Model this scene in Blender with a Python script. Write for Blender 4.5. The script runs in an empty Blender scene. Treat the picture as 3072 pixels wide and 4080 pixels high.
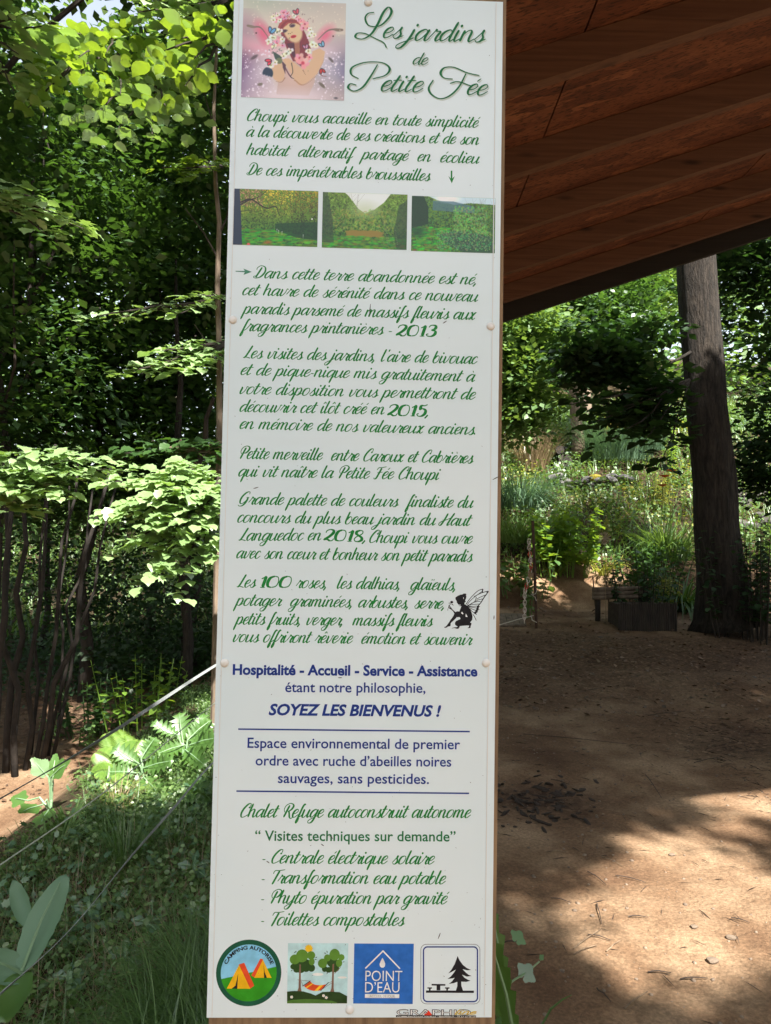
import bpy, math, random
import numpy as np
from mathutils import Vector, Matrix
from mathutils.geometry import tessellate_polygon

random.seed(7)
rng = np.random.default_rng(7)
scene = bpy.context.scene
C = scene.collection

# ------------------------------------------------------------------ camera
EYE = 1.35
CR = Vector((0.999845, -0.000741, 0.017569))
CU = Vector((-0.017585, -0.042141, 0.998957))
CF = Vector((0.0, 0.999111, 0.042148))
cam_d = bpy.data.cameras.new('camera')
cam = bpy.data.objects.new('camera', cam_d); C.objects.link(cam)
M = Matrix.Identity(4)
for i in range(3):
    M[i][0] = CR[i]; M[i][1] = CU[i]; M[i][2] = -CF[i]
M[2][3] = EYE
cam.matrix_world = M
cam_d.sensor_fit = 'VERTICAL'; cam_d.sensor_height = 36.0; cam_d.lens = 26.01
cam_d.clip_start = 0.05; cam_d.clip_end = 1500
scene.camera = cam

# ------------------------------------------------------------------ light
SUN = Vector((0.34, -0.75, 1.0)).normalized()          # direction towards the sun
scene.render.engine = 'CYCLES'
scene.view_settings.view_transform = 'Standard'
scene.view_settings.look = 'None'
scene.view_settings.gamma = 1.0
scene.view_settings.use_curve_mapping = False
scene.view_settings.exposure = 1.9
w = bpy.data.worlds.new('World'); scene.world = w; w.use_nodes = True
nt = w.node_tree
bg = nt.nodes['Background']
sky = nt.nodes.new('ShaderNodeTexSky'); sky.sky_type = 'NISHITA'; sky.sun_disc = False
sky.sun_elevation = math.asin(SUN.z); sky.sun_rotation = math.atan2(SUN.x, SUN.y)
sky.air_density = 1.2; sky.dust_density = 2.5
hsv = nt.nodes.new('ShaderNodeHueSaturation'); hsv.inputs['Saturation'].default_value = 0.5
nt.links.new(sky.outputs[0], hsv.inputs['Color']); nt.links.new(hsv.outputs[0], bg.inputs[0]); bg.inputs[1].default_value = 0.10
sd = bpy.data.lights.new('sun', 'SUN'); sd.energy = 5.0; sd.angle = math.radians(0.8); sd.color = (1.0, 0.95, 0.86)
so = bpy.data.objects.new('sun', sd); C.objects.link(so)
so.rotation_euler = SUN.to_track_quat('Z', 'Y').to_euler(); so.location = (3, -6, 12)
scene.cycles.max_bounces = 8; scene.cycles.diffuse_bounces = 4; scene.cycles.transmission_bounces = 5
scene.cycles.transparent_max_bounces = 4; scene.cycles.glossy_bounces = 2
scene.cycles.use_adaptive_sampling = True

# ------------------------------------------------------------------ helpers
S2 = 3072 / 1666.0            # photograph measured at 1666 px wide
F2 = 2948.0 / S2
def ray(px, py):
    return CR * ((px - 833.0) / F2) + CU * (-(py - 1106.2) / F2) + CF
def at(px, py, D):            # point at forward distance D for a measured place in the photograph
    d = ray(px, py); d = d * (D / d.y)
    return Vector((d.x, d.y, d.z + EYE))
def sm(a, b, x):
    t = np.clip((np.asarray(x, float) - a) / (b - a), 0, 1); return t * t * (3 - 2 * t)
_nz = np.random.default_rng(3).random((64, 64))
def vnoise(x, y, s=1.0):
    x = np.asarray(x, float) / s; y = np.asarray(y, float) / s
    xi = np.floor(x).astype(int); yi = np.floor(y).astype(int); fx = x - xi; fy = y - yi
    fx = fx * fx * (3 - 2 * fx); fy = fy * fy * (3 - 2 * fy)
    a = _nz[xi % 64, yi % 64]; b = _nz[(xi + 1) % 64, yi % 64]; c = _nz[xi % 64, (yi + 1) % 64]; d = _nz[(xi + 1) % 64, (yi + 1) % 64]
    return (a * (1 - fx) + b * fx) * (1 - fy) + (c * (1 - fx) + d * fx) * fy - 0.5
def terr(x, y):
    x = np.asarray(x, float); y = np.asarray(y, float)
    yy = np.maximum(y, 0)
    hr = 0.075 * np.clip(yy - 4.2, 0, 6.0) + 0.56 * np.clip(yy - 10.7, 0, 6.3) + 0.30 * np.clip(yy - 17, 0, 40)
    hl = -0.10 - 0.50 * sm(-1.7, -2.7, x) * (1 - 0.0 * x) - 0.06 * sm(-0.4, -1.6, x) + 0.02 * np.clip(yy - 9, 0, 18) + 0.14 * np.clip(yy - 17, 0, 40) + 0.25 * sm(-5.5, -8, x)
    wl = sm(-0.15, -1.2, x + 0.0 * y)
    wl = np.where(yy > 9, sm(0.5, -3.0, x + 0.1 * (yy - 9)), wl)
    h = hr * (1 - wl) + hl * wl
    h = h + 0.10 * vnoise(x, y, 1.9) * (0.4 + 0.6 * wl) + 0.035 * vnoise(x + 9, y, 0.55) + 0.012 * vnoise(x, y + 5, 0.16)
    h = h + 0.8 * vnoise(x, y, 7.0) * sm(14, 24, np.hypot(x, y))
    return h
def gnd(px, py, lo=1.2, hi=60):
    d = ray(px, py); t = lo
    while t < hi:
        q = d * (t / d.y)
        if q.z + EYE < float(terr(q.x, q.y)): break
        t += 0.03
    return Vector((q.x, q.y, float(terr(q.x, q.y))))
def onground(x, y, dz=0.0): return Vector((x, y, float(terr(x, y)) + dz))

def tag(o, label=None, cat=None, group=None, kind=None):
    if label: o['label'] = label
    if cat: o['category'] = cat
    if group: o['group'] = group
    if kind: o['kind'] = kind
    return o
def empty(name, loc, label, cat, group=None):
    o = bpy.data.objects.new(name, None); C.objects.link(o); o.location = loc; o.empty_display_size = 0.1
    return tag(o, label, cat, group)
def link(name, me, mat=None, parent=None, world=True):
    o = bpy.data.objects.new(name, me); C.objects.link(o)
    if mat is not None:
        for m in (mat if isinstance(mat, (list, tuple)) else [mat]):
            if len(me.materials) < 16: me.materials.append(m)
    if parent is not None:
        o.parent = parent
        if world:
            o.location = -chain_loc(parent)
    return o
def chain_loc(p):              # parents are never rotated unless noted
    v = Vector((0, 0, 0))
    while p is not None:
        v += Vector(p.location); p = p.parent
    return v
def mesh_np(name, V, F, smooth=False, mi=None):
    V = np.asarray(V, np.float32); F = np.asarray(F, np.int32)
    me = bpy.data.meshes.new(name); k = F.shape[1]; n = len(F)
    me.vertices.add(len(V)); me.vertices.foreach_set('co', V.ravel())
    me.loops.add(n * k); me.loops.foreach_set('vertex_index', F.ravel())
    me.polygons.add(n); me.polygons.foreach_set('loop_start', np.arange(0, n * k, k, dtype=np.int32))
    me.polygons.foreach_set('loop_total', np.full(n, k, np.int32))
    if mi is not None: me.polygons.foreach_set('material_index', np.asarray(mi, np.int32))
    if smooth: me.polygons.foreach_set('use_smooth', np.ones(n, bool))
    me.update(calc_edges=True); me.validate()
    return me
class MB:                      # collects mixed polygons
    def __init__(s): s.v = []; s.f = []; s.m = []
    def add(s, vs, fs, m=0):
        b = len(s.v); s.v += [tuple(v) for v in vs]; s.f += [tuple(i + b for i in f) for f in fs]; s.m += [m] * len(fs)
    def box(s, c, d, R=None, m=0):
        vs = []
        for i in (-1, 1):
            for j in (-1, 1):
                for k in (-1, 1):
                    q = Vector((d[0] * i / 2, d[1] * j / 2, d[2] * k / 2))
                    if R is not None: q = R @ q
                    vs.append(Vector(c) + q)
        s.add(vs, [(0, 1, 3, 2), (4, 6, 7, 5), (0, 4, 5, 1), (2, 3, 7, 6), (0, 2, 6, 4), (1, 5, 7, 3)], m)
    def tube(s, pts, rad, n=8, m=0, noise=0.0, cap=True, seed=0):
        rr = random.Random(seed + len(pts)); pts = [Vector(p) for p in pts]
        if not hasattr(rad, '__len__'): rad = [rad] * len(pts)
        ring = []; prev = None; b = []
        for i, p in enumerate(pts):
            t = (pts[min(i + 1, len(pts) - 1)] - pts[max(i - 1, 0)])
            if t.length < 1e-9: t = Vector((0, 0, 1))
            t.normalize()
            if prev is None: a = t.orthogonal().normalized()
            else:
                a = prev - t * prev.dot(t)
                a = a.normalized() if a.length > 1e-6 else t.orthogonal().normalized()
            prev = a; c = t.cross(a)
            for k in range(n):
                th = 2 * math.pi * k / n
                r = rad[i] * (1 + noise * (rr.random() - 0.5))
                b.append(p + (a * math.cos(th) + c * math.sin(th)) * r)
        fs = []
        for i in range(len(pts) - 1):
            for k in range(n):
                k2 = (k + 1) % n
                fs.append((i * n + k, i * n + k2, (i + 1) * n + k2, (i + 1) * n + k))
        if cap:
            fs.append(tuple(range(n - 1, -1, -1))); fs.append(tuple(range((len(pts) - 1) * n, len(pts) * n)))
        s.add(b, fs, m)
    def build(s, name, mat, parent=None, smooth=False, loc=None):
        me = bpy.data.meshes.new(name); me.from_pydata([tuple(v) for v in s.v], [], s.f)
        me.polygons.foreach_set('material_index', s.m)
        if smooth: me.polygons.foreach_set('use_smooth', [True] * len(s.f))
        me.update()
        return link(name, me, mat, parent)

# ------------------------------------------------------------------ materials
def newmat(name):
    m = bpy.data.materials.new(name); m.use_nodes = True
    return m, m.node_tree, m.node_tree.nodes['Principled BSDF']
def pmat(name, col, rough=0.7, col2=None, scale=8.0, detail=5.0, bump=0.0, bscale=None, metal=0.0, spec=0.5, stretch=None, dist=0.0, lo=0.35, hi=0.65, bdist=0.01):
    m, t, b = newmat(name)
    b.inputs['Roughness'].default_value = rough; b.inputs['Metallic'].default_value = metal
    b.inputs['Specular IOR Level'].default_value = spec
    b.inputs['Base Color'].default_value = (*col, 1)
    if col2 is None and not bump: return m
    tc = t.nodes.new('ShaderNodeTexCoord'); mp = t.nodes.new('ShaderNodeMapping'); t.links.new(tc.outputs['Object'], mp.inputs[0])
    if stretch: mp.inputs['Scale'].default_value = stretch
    if col2 is not None:
        n = t.nodes.new('ShaderNodeTexNoise'); n.inputs['Scale'].default_value = scale; n.inputs['Detail'].default_value = detail
        n.inputs['Distortion'].default_value = dist; n.inputs['Roughness'].default_value = 0.6
        t.links.new(mp.outputs[0], n.inputs['Vector'])
        r = t.nodes.new('ShaderNodeValToRGB'); r.color_ramp.elements[0].position = lo; r.color_ramp.elements[1].position = hi
        r.color_ramp.elements[0].color = (*col, 1); r.color_ramp.elements[1].color = (*col2, 1)
        t.links.new(n.outputs[0], r.inputs[0]); t.links.new(r.outputs[0], b.inputs['Base Color'])
    if bump:
        n2 = t.nodes.new('ShaderNodeTexNoise'); n2.inputs['Scale'].default_value = bscale or scale * 2; n2.inputs['Detail'].default_value = 6
        n2.inputs['Roughness'].default_value = 0.65
        t.links.new(mp.outputs[0], n2.inputs['Vector'])
        bp = t.nodes.new('ShaderNodeBump'); bp.inputs['Strength'].default_value = bump; bp.inputs['Distance'].default_value = bdist
        t.links.new(n2.outputs[0], bp.inputs['Height']); t.links.new(bp.outputs[0], b.inputs['Normal'])
    return m
def leafmat(name, c1, c2, trans=0.35, tcol=(0.22, 0.38, 0.04), rough=0.45, gloss=0.06):
    m = bpy.data.materials.new(name); m.use_nodes = True; t = m.node_tree; t.nodes.clear()
    out = t.nodes.new('ShaderNodeOutputMaterial'); d = t.nodes.new('ShaderNodeBsdfDiffuse'); tr = t.nodes.new('ShaderNodeBsdfTranslucent')
    gl = t.nodes.new('ShaderNodeBsdfGlossy'); gl.inputs['Roughness'].default_value = rough; gl.inputs['Color'].default_value = (0.9, 0.95, 0.9, 1)
    mx = t.nodes.new('ShaderNodeMixShader'); mx.inputs[0].default_value = trans; mg = t.nodes.new('ShaderNodeMixShader'); mg.inputs[0].default_value = gloss
    g = t.nodes.new('ShaderNodeNewGeometry'); r = t.nodes.new('ShaderNodeValToRGB')
    r.color_ramp.elements[0].color = (*c1, 1); r.color_ramp.elements[1].color = (*c2, 1)
    t.links.new(g.outputs['Random Per Island'], r.inputs[0])
    hs = t.nodes.new('ShaderNodeMixRGB'); hs.blend_type = 'MULTIPLY'; hs.inputs[0].default_value = 1.0
    r2 = t.nodes.new('ShaderNodeValToRGB'); r2.color_ramp.elements[0].color = (*[v * 0.7 for v in tcol], 1); r2.color_ramp.elements[1].color = (*tcol, 1)
    t.links.new(g.outputs['Random Per Island'], r2.inputs[0])
    t.links.new(r.outputs[0], d.inputs[0]); t.links.new(r2.outputs[0], tr.inputs[0])
    t.links.new(d.outputs[0], mx.inputs[1]); t.links.new(tr.outputs[0], mx.inputs[2])
    t.links.new(mx.outputs[0], mg.inputs[1]); t.links.new(gl.outputs[0], mg.inputs[2]); t.links.new(mg.outputs[0], out.inputs[0])
    return m
# ------------------------------------------------------------------ the information board
BO = Vector((-0.037473, 1.067907, EYE + 0.081247)); BU = Vector((0.999567, 0.02944, 0)); BN = Vector((0.02944, -0.999567, 0))
_a, _b, _c, _t = 0.042178669741, -0.029417933, -0.01882738, (-0.03683126, 0.03681828, 1.07038281)
def _rot(a, b, c):
    ca, sa, cb, sb, cc, sc = np.cos(a), np.sin(a), np.cos(b), np.sin(b), np.cos(c), np.sin(c)
    Rx = np.array([[1, 0, 0], [0, ca, -sa], [0, sa, ca]]); Ry = np.array([[cb, 0, sb], [0, 1, 0], [-sb, 0, cb]]); Rz = np.array([[cc, -sc, 0], [sc, cc, 0], [0, 0, 1]])
    return Rz @ Ry @ Rx
_R = _rot(_a, _b, _c)
_H = np.linalg.inv(np.array([[2948., 0, 1536.], [0, -2948., 2040.], [0, 0, 1]]) @ np.column_stack([_R[:, 0], _R[:, 1], np.array(_t)]))
def bd(x, y):                  # a place on the printed sheet (full-size photograph px) -> board metres
    q = _H @ np.array([x, y, 1.0]); return (q[0] / q[2], q[1] / q[2])
board = empty('information_board', (BO.x, BO.y, float(terr(BO.x, BO.y))), 'tall white garden welcome board with green script text and pictures, screwed to a timber post', 'sign')
board.rotation_euler = (math.pi / 2, 0, math.atan2(BU.y, BU.x))
BZ = BO.z - board.location.z    # board origin height in the local frame (local x = right, y = up, z = towards viewer)
def blink(name, me, mats, parent=None):
    o = bpy.data.objects.new(name, me); C.objects.link(o); o.parent = parent or board
    for m in (mats if isinstance(mats, (list, tuple)) else [mats]): me.materials.append(m)
    return o
white = pmat('panel_white', (0.70, 0.81, 0.85), 0.22, (0.77, 0.855, 0.885), 2, 3, bump=0.04, bscale=5, bdist=0.004)
white.node_tree.nodes['Principled BSDF'].inputs['Specular IOR Level'].default_value = 0.45
alu = pmat('strip_white', (0.70, 0.70, 0.68), 0.4)
ply = pmat('board_wood', (0.16, 0.095, 0.05), 0.8, (0.30, 0.19, 0.10), 6, 6, bump=0.5, stretch=(14, 1.2, 14), bscale=10, bdist=0.003)
capm = pmat('cap_white', (0.78, 0.76, 0.72), 0.35)
INK = {}
def ink(name, col, rough=0.45):
    if name not in INK: INK[name] = pmat('ink_' + name, col, rough, tuple(v * 1.25 + 0.004 for v in col), 60, 3, spec=0.18)
    return INK[name]
GREEN = ink('green', (0.008, 0.19, 0.032)); DGREEN = ink('dark_green', (0.01, 0.15, 0.05)); NAVY = ink('navy', (0.010, 0.035, 0.21)); BLACK = ink('black', (0.012, 0.012, 0.016))
SHADOWG = ink('pale_green', (0.50, 0.57, 0.52))
b0, b1, bl, br = -0.7475, 0.731, -0.2, 0.2
mb = MB(); mb.box(((bl + br) / 2, BZ + (b0 + b1) / 2, -0.0015), (br - bl, b1 - b0, 0.003)); p = mb.build('panel', white, None); p.parent = board
mb = MB(); mb.box((0.1895, BZ + (b0 + b1) / 2, 0.0004), (0.0012, b1 - b0 - 0.004, 0.0008)); mb.box((-0.1925, BZ + (b0 + b1) / 2, 0.0004), (0.0010, b1 - b0 - 0.004, 0.0008))
p = mb.build('edge_strip', alu, None); p.parent = board
mb = MB(); mb.box((0.004, BZ - 0.02, -0.0125), (0.403, 1.53, 0.018)); p = mb.build('backing_plank', ply, None); p.parent = board
mb = MB(); mb.box((0.0, (BZ + 0.95) / 2 - 0.1, -0.072), (0.10, BZ + 1.15, 0.10)); p = mb.build('post', ply, None); p.parent = board
# screw caps
prof = [(0.0, 0.0032), (0.003, 0.0030), (0.0048, 0.0022), (0.0060, 0.0008), (0.0062, 0.0002)]
V = []; Fc = []
for i, (r, z) in enumerate(prof):
    for k in range(16): V.append((r * math.cos(k * math.pi / 8), r * math.sin(k * math.pi / 8), z))
for i in range(len(prof) - 1):
    for k in range(16): Fc.append((i * 16 + k, i * 16 + (k + 1) % 16, (i + 1) * 16 + (k + 1) % 16, (i + 1) * 16 + k)[::-1])
capme = bpy.data.meshes.new('screw_cap'); capme.from_pydata(V, [], Fc); capme.polygons.foreach_set('use_smooth', [True] * len(Fc)); capme.materials.append(capm)
for x, y in [(1467, 10), (928, 1274), (1955, 1300), (895, 2641), (1936, 2641), (1393, 4022)]:
    u, v = bd(x, y); o = bpy.data.objects.new('screw_cap', capme); C.objects.link(o); o.parent = board; o.location = (u, v + BZ, 0.0003)

# ---- brush lettering drawn as strokes; glyph = advance | strokes (hundredths of the x-height)
GL = {
'a': '95|74,78 52,100 20,78 8,38 22,2 50,22 73,75|78,100 72,50 74,12 84,0 104,24',
'b': '80|12,165 8,90 8,30 22,0 50,4 68,40 62,82 44,98 24,84 10,50',
'c': '68|60,78 46,100 20,84 8,42 20,3 44,5 72,36',
'd': '95|74,78 52,100 20,78 8,38 22,2 50,22 73,75|80,170 74,90 72,40 74,12 84,0 104,24',
'e': '70|10,42 40,52 58,78 44,100 18,82 8,40 20,3 44,5 74,38',
'f': '48|50,150 40,166 26,140 20,80 14,0 8,-50 14,-72 26,-50 26,-10 14,4 30,8 54,34',
'g': '92|74,78 52,100 20,78 8,38 22,2 50,22 73,75|78,100 72,40 66,-20 50,-62 20,-70 6,-48 24,-24 60,0 104,28',
'h': '92|12,168 8,90 8,0|8,50 24,84 46,100 60,84 60,40 63,12 73,0 96,26',
'i': '46|14,100 10,50 12,14 22,0 48,26|21,146 18,124',
'j': '46|22,100 18,40 6,-20 -14,-62 -40,-68 -48,-46 -26,-22 10,0 44,26|30,146 27,124',
'l': '44|16,170 10,90 8,40 12,10 22,0 46,26',
'm': '138|10,98 8,50 8,0|8,50 24,86 42,100 54,84 54,40 54,0|54,50 70,86 88,100 100,84 100,36 104,10 114,0 140,26',
'n': '95|10,98 8,50 8,0|8,50 26,86 46,100 60,84 60,38 63,10 73,0 98,26',
'o': '84|46,100 20,86 8,48 16,8 38,0 62,18 72,58 64,90 46,100',
'p': '88|14,100 10,30 4,-78|10,50 26,86 48,100 66,76 64,34 46,2 24,6 12,26|54,6 88,28',
'q': '92|74,78 52,100 20,78 8,38 22,2 50,22 73,75|78,100 72,30 66,-78|68,-14 100,24',
'r': '72|2,24 20,70 30,106|30,106 34,86 54,86 62,78 52,40 52,12 62,0 84,24',
's': '70|4,16 28,62 44,106|44,106 42,72 58,34 48,4 26,-2 12,14|48,4 82,26',
't': '50|22,150 14,80 8,40 12,10 24,0 50,26|-8,98 14,104 52,104',
'u': '96|10,100 8,50 12,8 30,0 52,22 68,60|74,100 68,50 70,12 80,0 102,26',
'v': '80|6,96 16,80 14,30 24,0 46,18 62,58 64,98 82,92',
'x': '84|4,86 20,100 34,60 46,14 60,0 82,24|76,96 58,90 20,10 4,4',
'y': '94|10,100 8,50 12,8 30,0 52,22 68,60|76,100 70,40 64,-20 48,-62 20,-70 6,-48 24,-24 60,0 104,28',
'œ': '138|44,100 18,84 8,44 20,4 46,4 62,36 62,78 44,100|64,42 96,52 116,78 102,100 76,82 64,40 76,3 100,5 132,38',
'C': '98|88,128 84,166 54,162 22,110 10,50 26,4 58,4 98,34|88,128 76,112',
'D': '122|52,150 42,80 30,8|4,112 2,140 30,170 84,152 108,90 86,22 40,-2 12,4 4,18 20,26 44,10',
'L': '80|50,172 36,100 20,26 4,2|-6,4 30,12 84,-2|4,2 -10,10',
'P': '100|48,150 38,80 28,-4|20,62 0,98 8,148 52,172 94,150 92,108 66,76 38,78',
'F': '98|54,146 44,70 34,8 14,-4 4,16|4,118 16,150 52,152 104,166|20,82 84,92',
'G': '118|92,136 84,168 50,160 18,110 10,56 24,14 54,14 82,54 92,92|92,92 86,30 62,-16 28,-24 4,-8|70,92 104,96',
'H': '128|50,162 38,80 18,6 -4,2 -12,24 10,52 60,76 112,110 128,168|128,168 106,80 94,12 104,0 124,26',
'R': '118|48,150 38,80 28,0|20,62 0,98 8,148 52,172 94,150 92,108 66,78 42,78|60,80 80,42 98,0 122,-14 136,6',
'T': '84|2,116 12,154 60,156 120,168|64,156 52,80 40,0 30,-8',
',': '40|16,16 13,0 2,-30', '.': '36|12,18 10,0', "'": '30|18,168 12,136', '’': '30|18,168 12,136', '-': '50|4,44 40,44', '–': '64|4,44 46,44',
}
ACC = {'é': ('e', '38,124 56,152'), 'è': ('e', '28,152 42,124'), 'ê': ('e', '20,126 36,150 50,126'), 'à': ('a', '34,152 50,124'), 'ô': ('o', '22,126 40,152 54,126'),
       'î': ('i', '2,126 20,152 34,126'), 'ï': ('i', '8,146 6,126|32,146 30,126'), 'û': ('u', '22,126 40,152 54,126')}
DG = {  # heavy figures
'0': '116|58,138 20,116 6,62 18,14 50,0|50,0 88,14 102,66 90,122 58,138',
'1': '66|6,104 26,118 44,138|44,138 40,70 36,4|14,0 60,0',
'2': '112|14,98 22,126 54,140 84,126 86,96 58,54 10,8|10,8 44,16 72,0 96,6 104,30',
'3': '96|14,112 30,138 66,138 82,116 72,90 44,76|44,76 84,64 88,28 62,0 24,2 8,22 26,30',
'5': '96|30,138 22,76|30,136 60,130 88,146|22,76 50,92 82,70 82,28 56,0 22,0 6,22 24,30',
'8': '100|52,138 22,124 18,96 44,74 78,48 84,18 56,-2 24,4 12,30 30,60 60,80 78,104 74,128 52,138'}
SL = 0.36
def spline(P, n=5):
    P = np.array(P, float)
    if len(P) == 2: return np.array([P[0] + (P[1] - P[0]) * t for t in np.linspace(0, 1, 4)])
    Q = np.vstack([2 * P[0] - P[1], P, 2 * P[-1] - P[-2]]); out = []
    for i in range(1, len(Q) - 2):
        p0, p1, p2, p3 = Q[i - 1:i + 3]
        for t in np.arange(n) / n:
            out.append(0.5 * ((2 * p1) + (p2 - p0) * t + (2 * p0 - 5 * p1 + 4 * p2 - p3) * t * t + (3 * p1 - p0 - 3 * p2 + p3) * t ** 3))
    out.append(Q[-2]); return np.array(out)
class Ink:                      # flat printed marks; every new mark lies a hair above the one before it
    def __init__(s, z0=0.00008): s.v = []; s.f = []; s.m = []; s.z = z0
    def ribbon(s, pts, hw, m=0):
        pts = np.asarray(pts, float); d = np.gradient(pts, axis=0); L = np.hypot(d[:, 0], d[:, 1]) + 1e-12
        nx, ny = -d[:, 1] / L, d[:, 0] / L; b = len(s.v); n = len(pts); hw = np.broadcast_to(hw, (n,))
        for i in range(n):
            s.z += 2e-7
            s.v.append((pts[i, 0] + nx[i] * hw[i], pts[i, 1] + ny[i] * hw[i], s.z)); s.v.append((pts[i, 0] - nx[i] * hw[i], pts[i, 1] - ny[i] * hw[i], s.z))
        for i in range(n - 1): s.f.append((b + 2 * i, b + 2 * i + 1, b + 2 * i + 3, b + 2 * i + 2)); s.m.append(m)
    def poly(s, pts, m=0):
        s.z += 4e-6; b = len(s.v); P = [Vector((x, y, 0)) for x, y in pts]
        s.v += [(x, y, s.z) for x, y in pts]
        for t in tessellate_polygon([P]):
            a, c, d = t
            if (P[c] - P[a]).cross(P[d] - P[a]).z < 0: a, d = d, a
            s.f.append((b + a, b + c, b + d)); s.m.append(m)
    def ell(s, cx, cy, rx, ry, m=0, n=28, a0=0.0, a1=2 * math.pi):
        s.poly([(cx + rx * math.cos(a0 + (a1 - a0) * k / n), cy + ry * math.sin(a0 + (a1 - a0) * k / n)) for k in range(n if a1 - a0 > 6.28 else n + 1)], m)
    def ring(s, cx, cy, rx, ry, w, m=0, n=48):
        a = np.linspace(0, 2 * math.pi, n + 1); s.ribbon(np.c_[cx + rx * np.cos(a), cy + ry * np.sin(a)], w / 2, m)
    def build(s, name, mats, parent=None, ox=0.0):
        me = bpy.data.meshes.new(name); me.from_pydata([(x, y + BZ, z) for x, y, z in s.v], [], s.f); me.polygons.foreach_set('material_index', s.m); me.update()
        return blink(name, me, mats, parent)
def script_strokes(text, bold=False):
    x = 0.0; out = []
    for ch in text:
        if ch == ' ': x += 0.58; continue
        acc = None
        if ch in ACC: ch, acc = ACC[ch]
        src = DG.get(ch) if ch in DG else GL.get(ch)
        if src is None: x += 0.5; continue
        parts = src.split('|'); adv = float(parts[0]) / 100; st = parts[1:]
        if acc: st = (st[:1] if ch == 'i' else st) + acc.split('|')
        for k, t in enumerate(st):
            P = [tuple(float(v) / 100 for v in q.split(',')) for q in t.split()]
            Q = spline(P); d = np.gradient(Q, axis=0); L = np.hypot(d[:, 0], d[:, 1]) + 1e-9
            down = np.clip(-d[:, 1] / L, 0, 1) ** 1.3
            if ch in DG: hw = 0.06 + 0.12 * down
            else: hw = 0.046 + 0.060 * down
            if acc and k >= len(st) - len(acc.split('|')): hw = np.full(len(Q), 0.05)
            if ch in ".,-–'’": hw = np.full(len(Q), 0.085 if ch in '.,’' else 0.055)
            hw = np.convolve(np.pad(hw, 1, mode='edge'), [0.25, 0.5, 0.25], 'valid')
            hw[0] *= 0.55; hw[-1] *= 0.5
            Q = np.c_[Q[:, 0] + x + Q[:, 1] * SL * (0.55 if ch in DG else 1), Q[:, 1]]
            out.append((Q, hw))
        x += adv
    return out, x
def script_line(text, x0, y0, x1, y1, xh=28.0, mat=None, weight=1.0):
    u0, v0 = bd(x0, y0); u1, v1 = bd(x1, y1); s = xh / 2755.0 * 1.0
    st, wid = script_strokes(text)
    xs = [Q[:, 0].max() for Q, h in st]; mn = min(Q[:, 0].min() for Q, h in st); wid = max(xs) - mn
    sx = (u1 - u0) / wid; I = Ink()
    for Q, hw in st:
        X = (Q[:, 0] - mn) * sx; Y = Q[:, 1] * s
        I.ribbon(np.c_[u0 + X, v0 + (v1 - v0) * X / (u1 - u0) + Y], hw * s * 1.08 * weight)
    return I.build('text_line', mat or GREEN)
SC = [
('Choupi vous accueille en toute simplicité', 987, 481, 1914, 509), ('à la découverte de ses créations et de son', 983, 544, 1909, 577),
('habitat  alternatif  partagé  en  écolieu', 982, 616, 1910, 652), ('De ces impénétrables broussailles', 983, 696, 1716, 721),
('Dans cette terre abandonnée est né,', 1010, 1107, 1901, 1134), ('cet havre de sérénité dans ce nouveau', 968, 1175, 1905, 1202),
('paradis parsemé de massifs fleuris aux', 959, 1249, 1899, 1274), ('fragrances printanières –', 957, 1318, 1562, 1334),
('Les visites des jardins, l’aire de bivouac', 968, 1426, 1903, 1450), ('et de pique-nique mis gratuitement à', 961, 1493, 1893, 1521),
('votre disposition vous permettront de', 957, 1569, 1895, 1592), ('découvrir cet îlôt créé en', 957, 1640, 1532, 1651),
('en mémoire de nos valeureux anciens.', 957, 1708, 1893, 1732), ('Petite merveille  entre Caroux et Cabrières', 957, 1827, 1887, 1846),
('qui vit naître la Petite Fée Choupi', 952, 1898, 1755, 1912), ('Grande palette de couleurs  finaliste du', 948, 2009, 1886, 2023),
('concours du plus beau jardin du Haut', 948, 2081, 1883, 2095), ('Languedoc en', 950, 2154, 1280, 2153), ('Choupi vous ouvre', 1474, 2162, 1883, 2166),
('avec son cœur et bonheur son petit paradis', 944, 2224, 1884, 2238), ('Les', 943, 2340, 1021, 2340), ('roses,  les dalhias,  glaïeuls,', 1179, 2342, 1812, 2352),
('potager  graminées, arbustes, serre,', 930, 2412, 1767, 2425), ('petits fruits, verger,  massifs fleuris', 930, 2487, 1725, 2495),
('vous offriront rêverie  émotion et souvenir', 930, 2557, 1881, 2570), ('Chalet Refuge autoconstruit autonome', 960, 3256, 1876, 3258),
('- Centrale électrique solaire', 1045, 3439, 1731, 3443), ('- Transformation eau potable', 1042, 3519, 1776, 3522), ('- Phyto épuration par gravité', 1040, 3599, 1790, 3602),
('- Toilettes compostables', 1040, 3686, 1613, 3688)]
for t, x0, y0, x1, y1 in SC: script_line(t, x0, y0, x1, y1, 29.5 if y0 < 3200 else 31, weight=1.0)
for t, x0, y0, x1, y1 in [('2013', 1577, 1338, 1737, 1340), ('2015,', 1543, 1656, 1704, 1658), ('2018,', 1289, 2154, 1454, 2158), ('100', 1036, 2340, 1160, 2341)]:
    script_line(t, x0, y0, x1, y1, 32)
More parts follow.
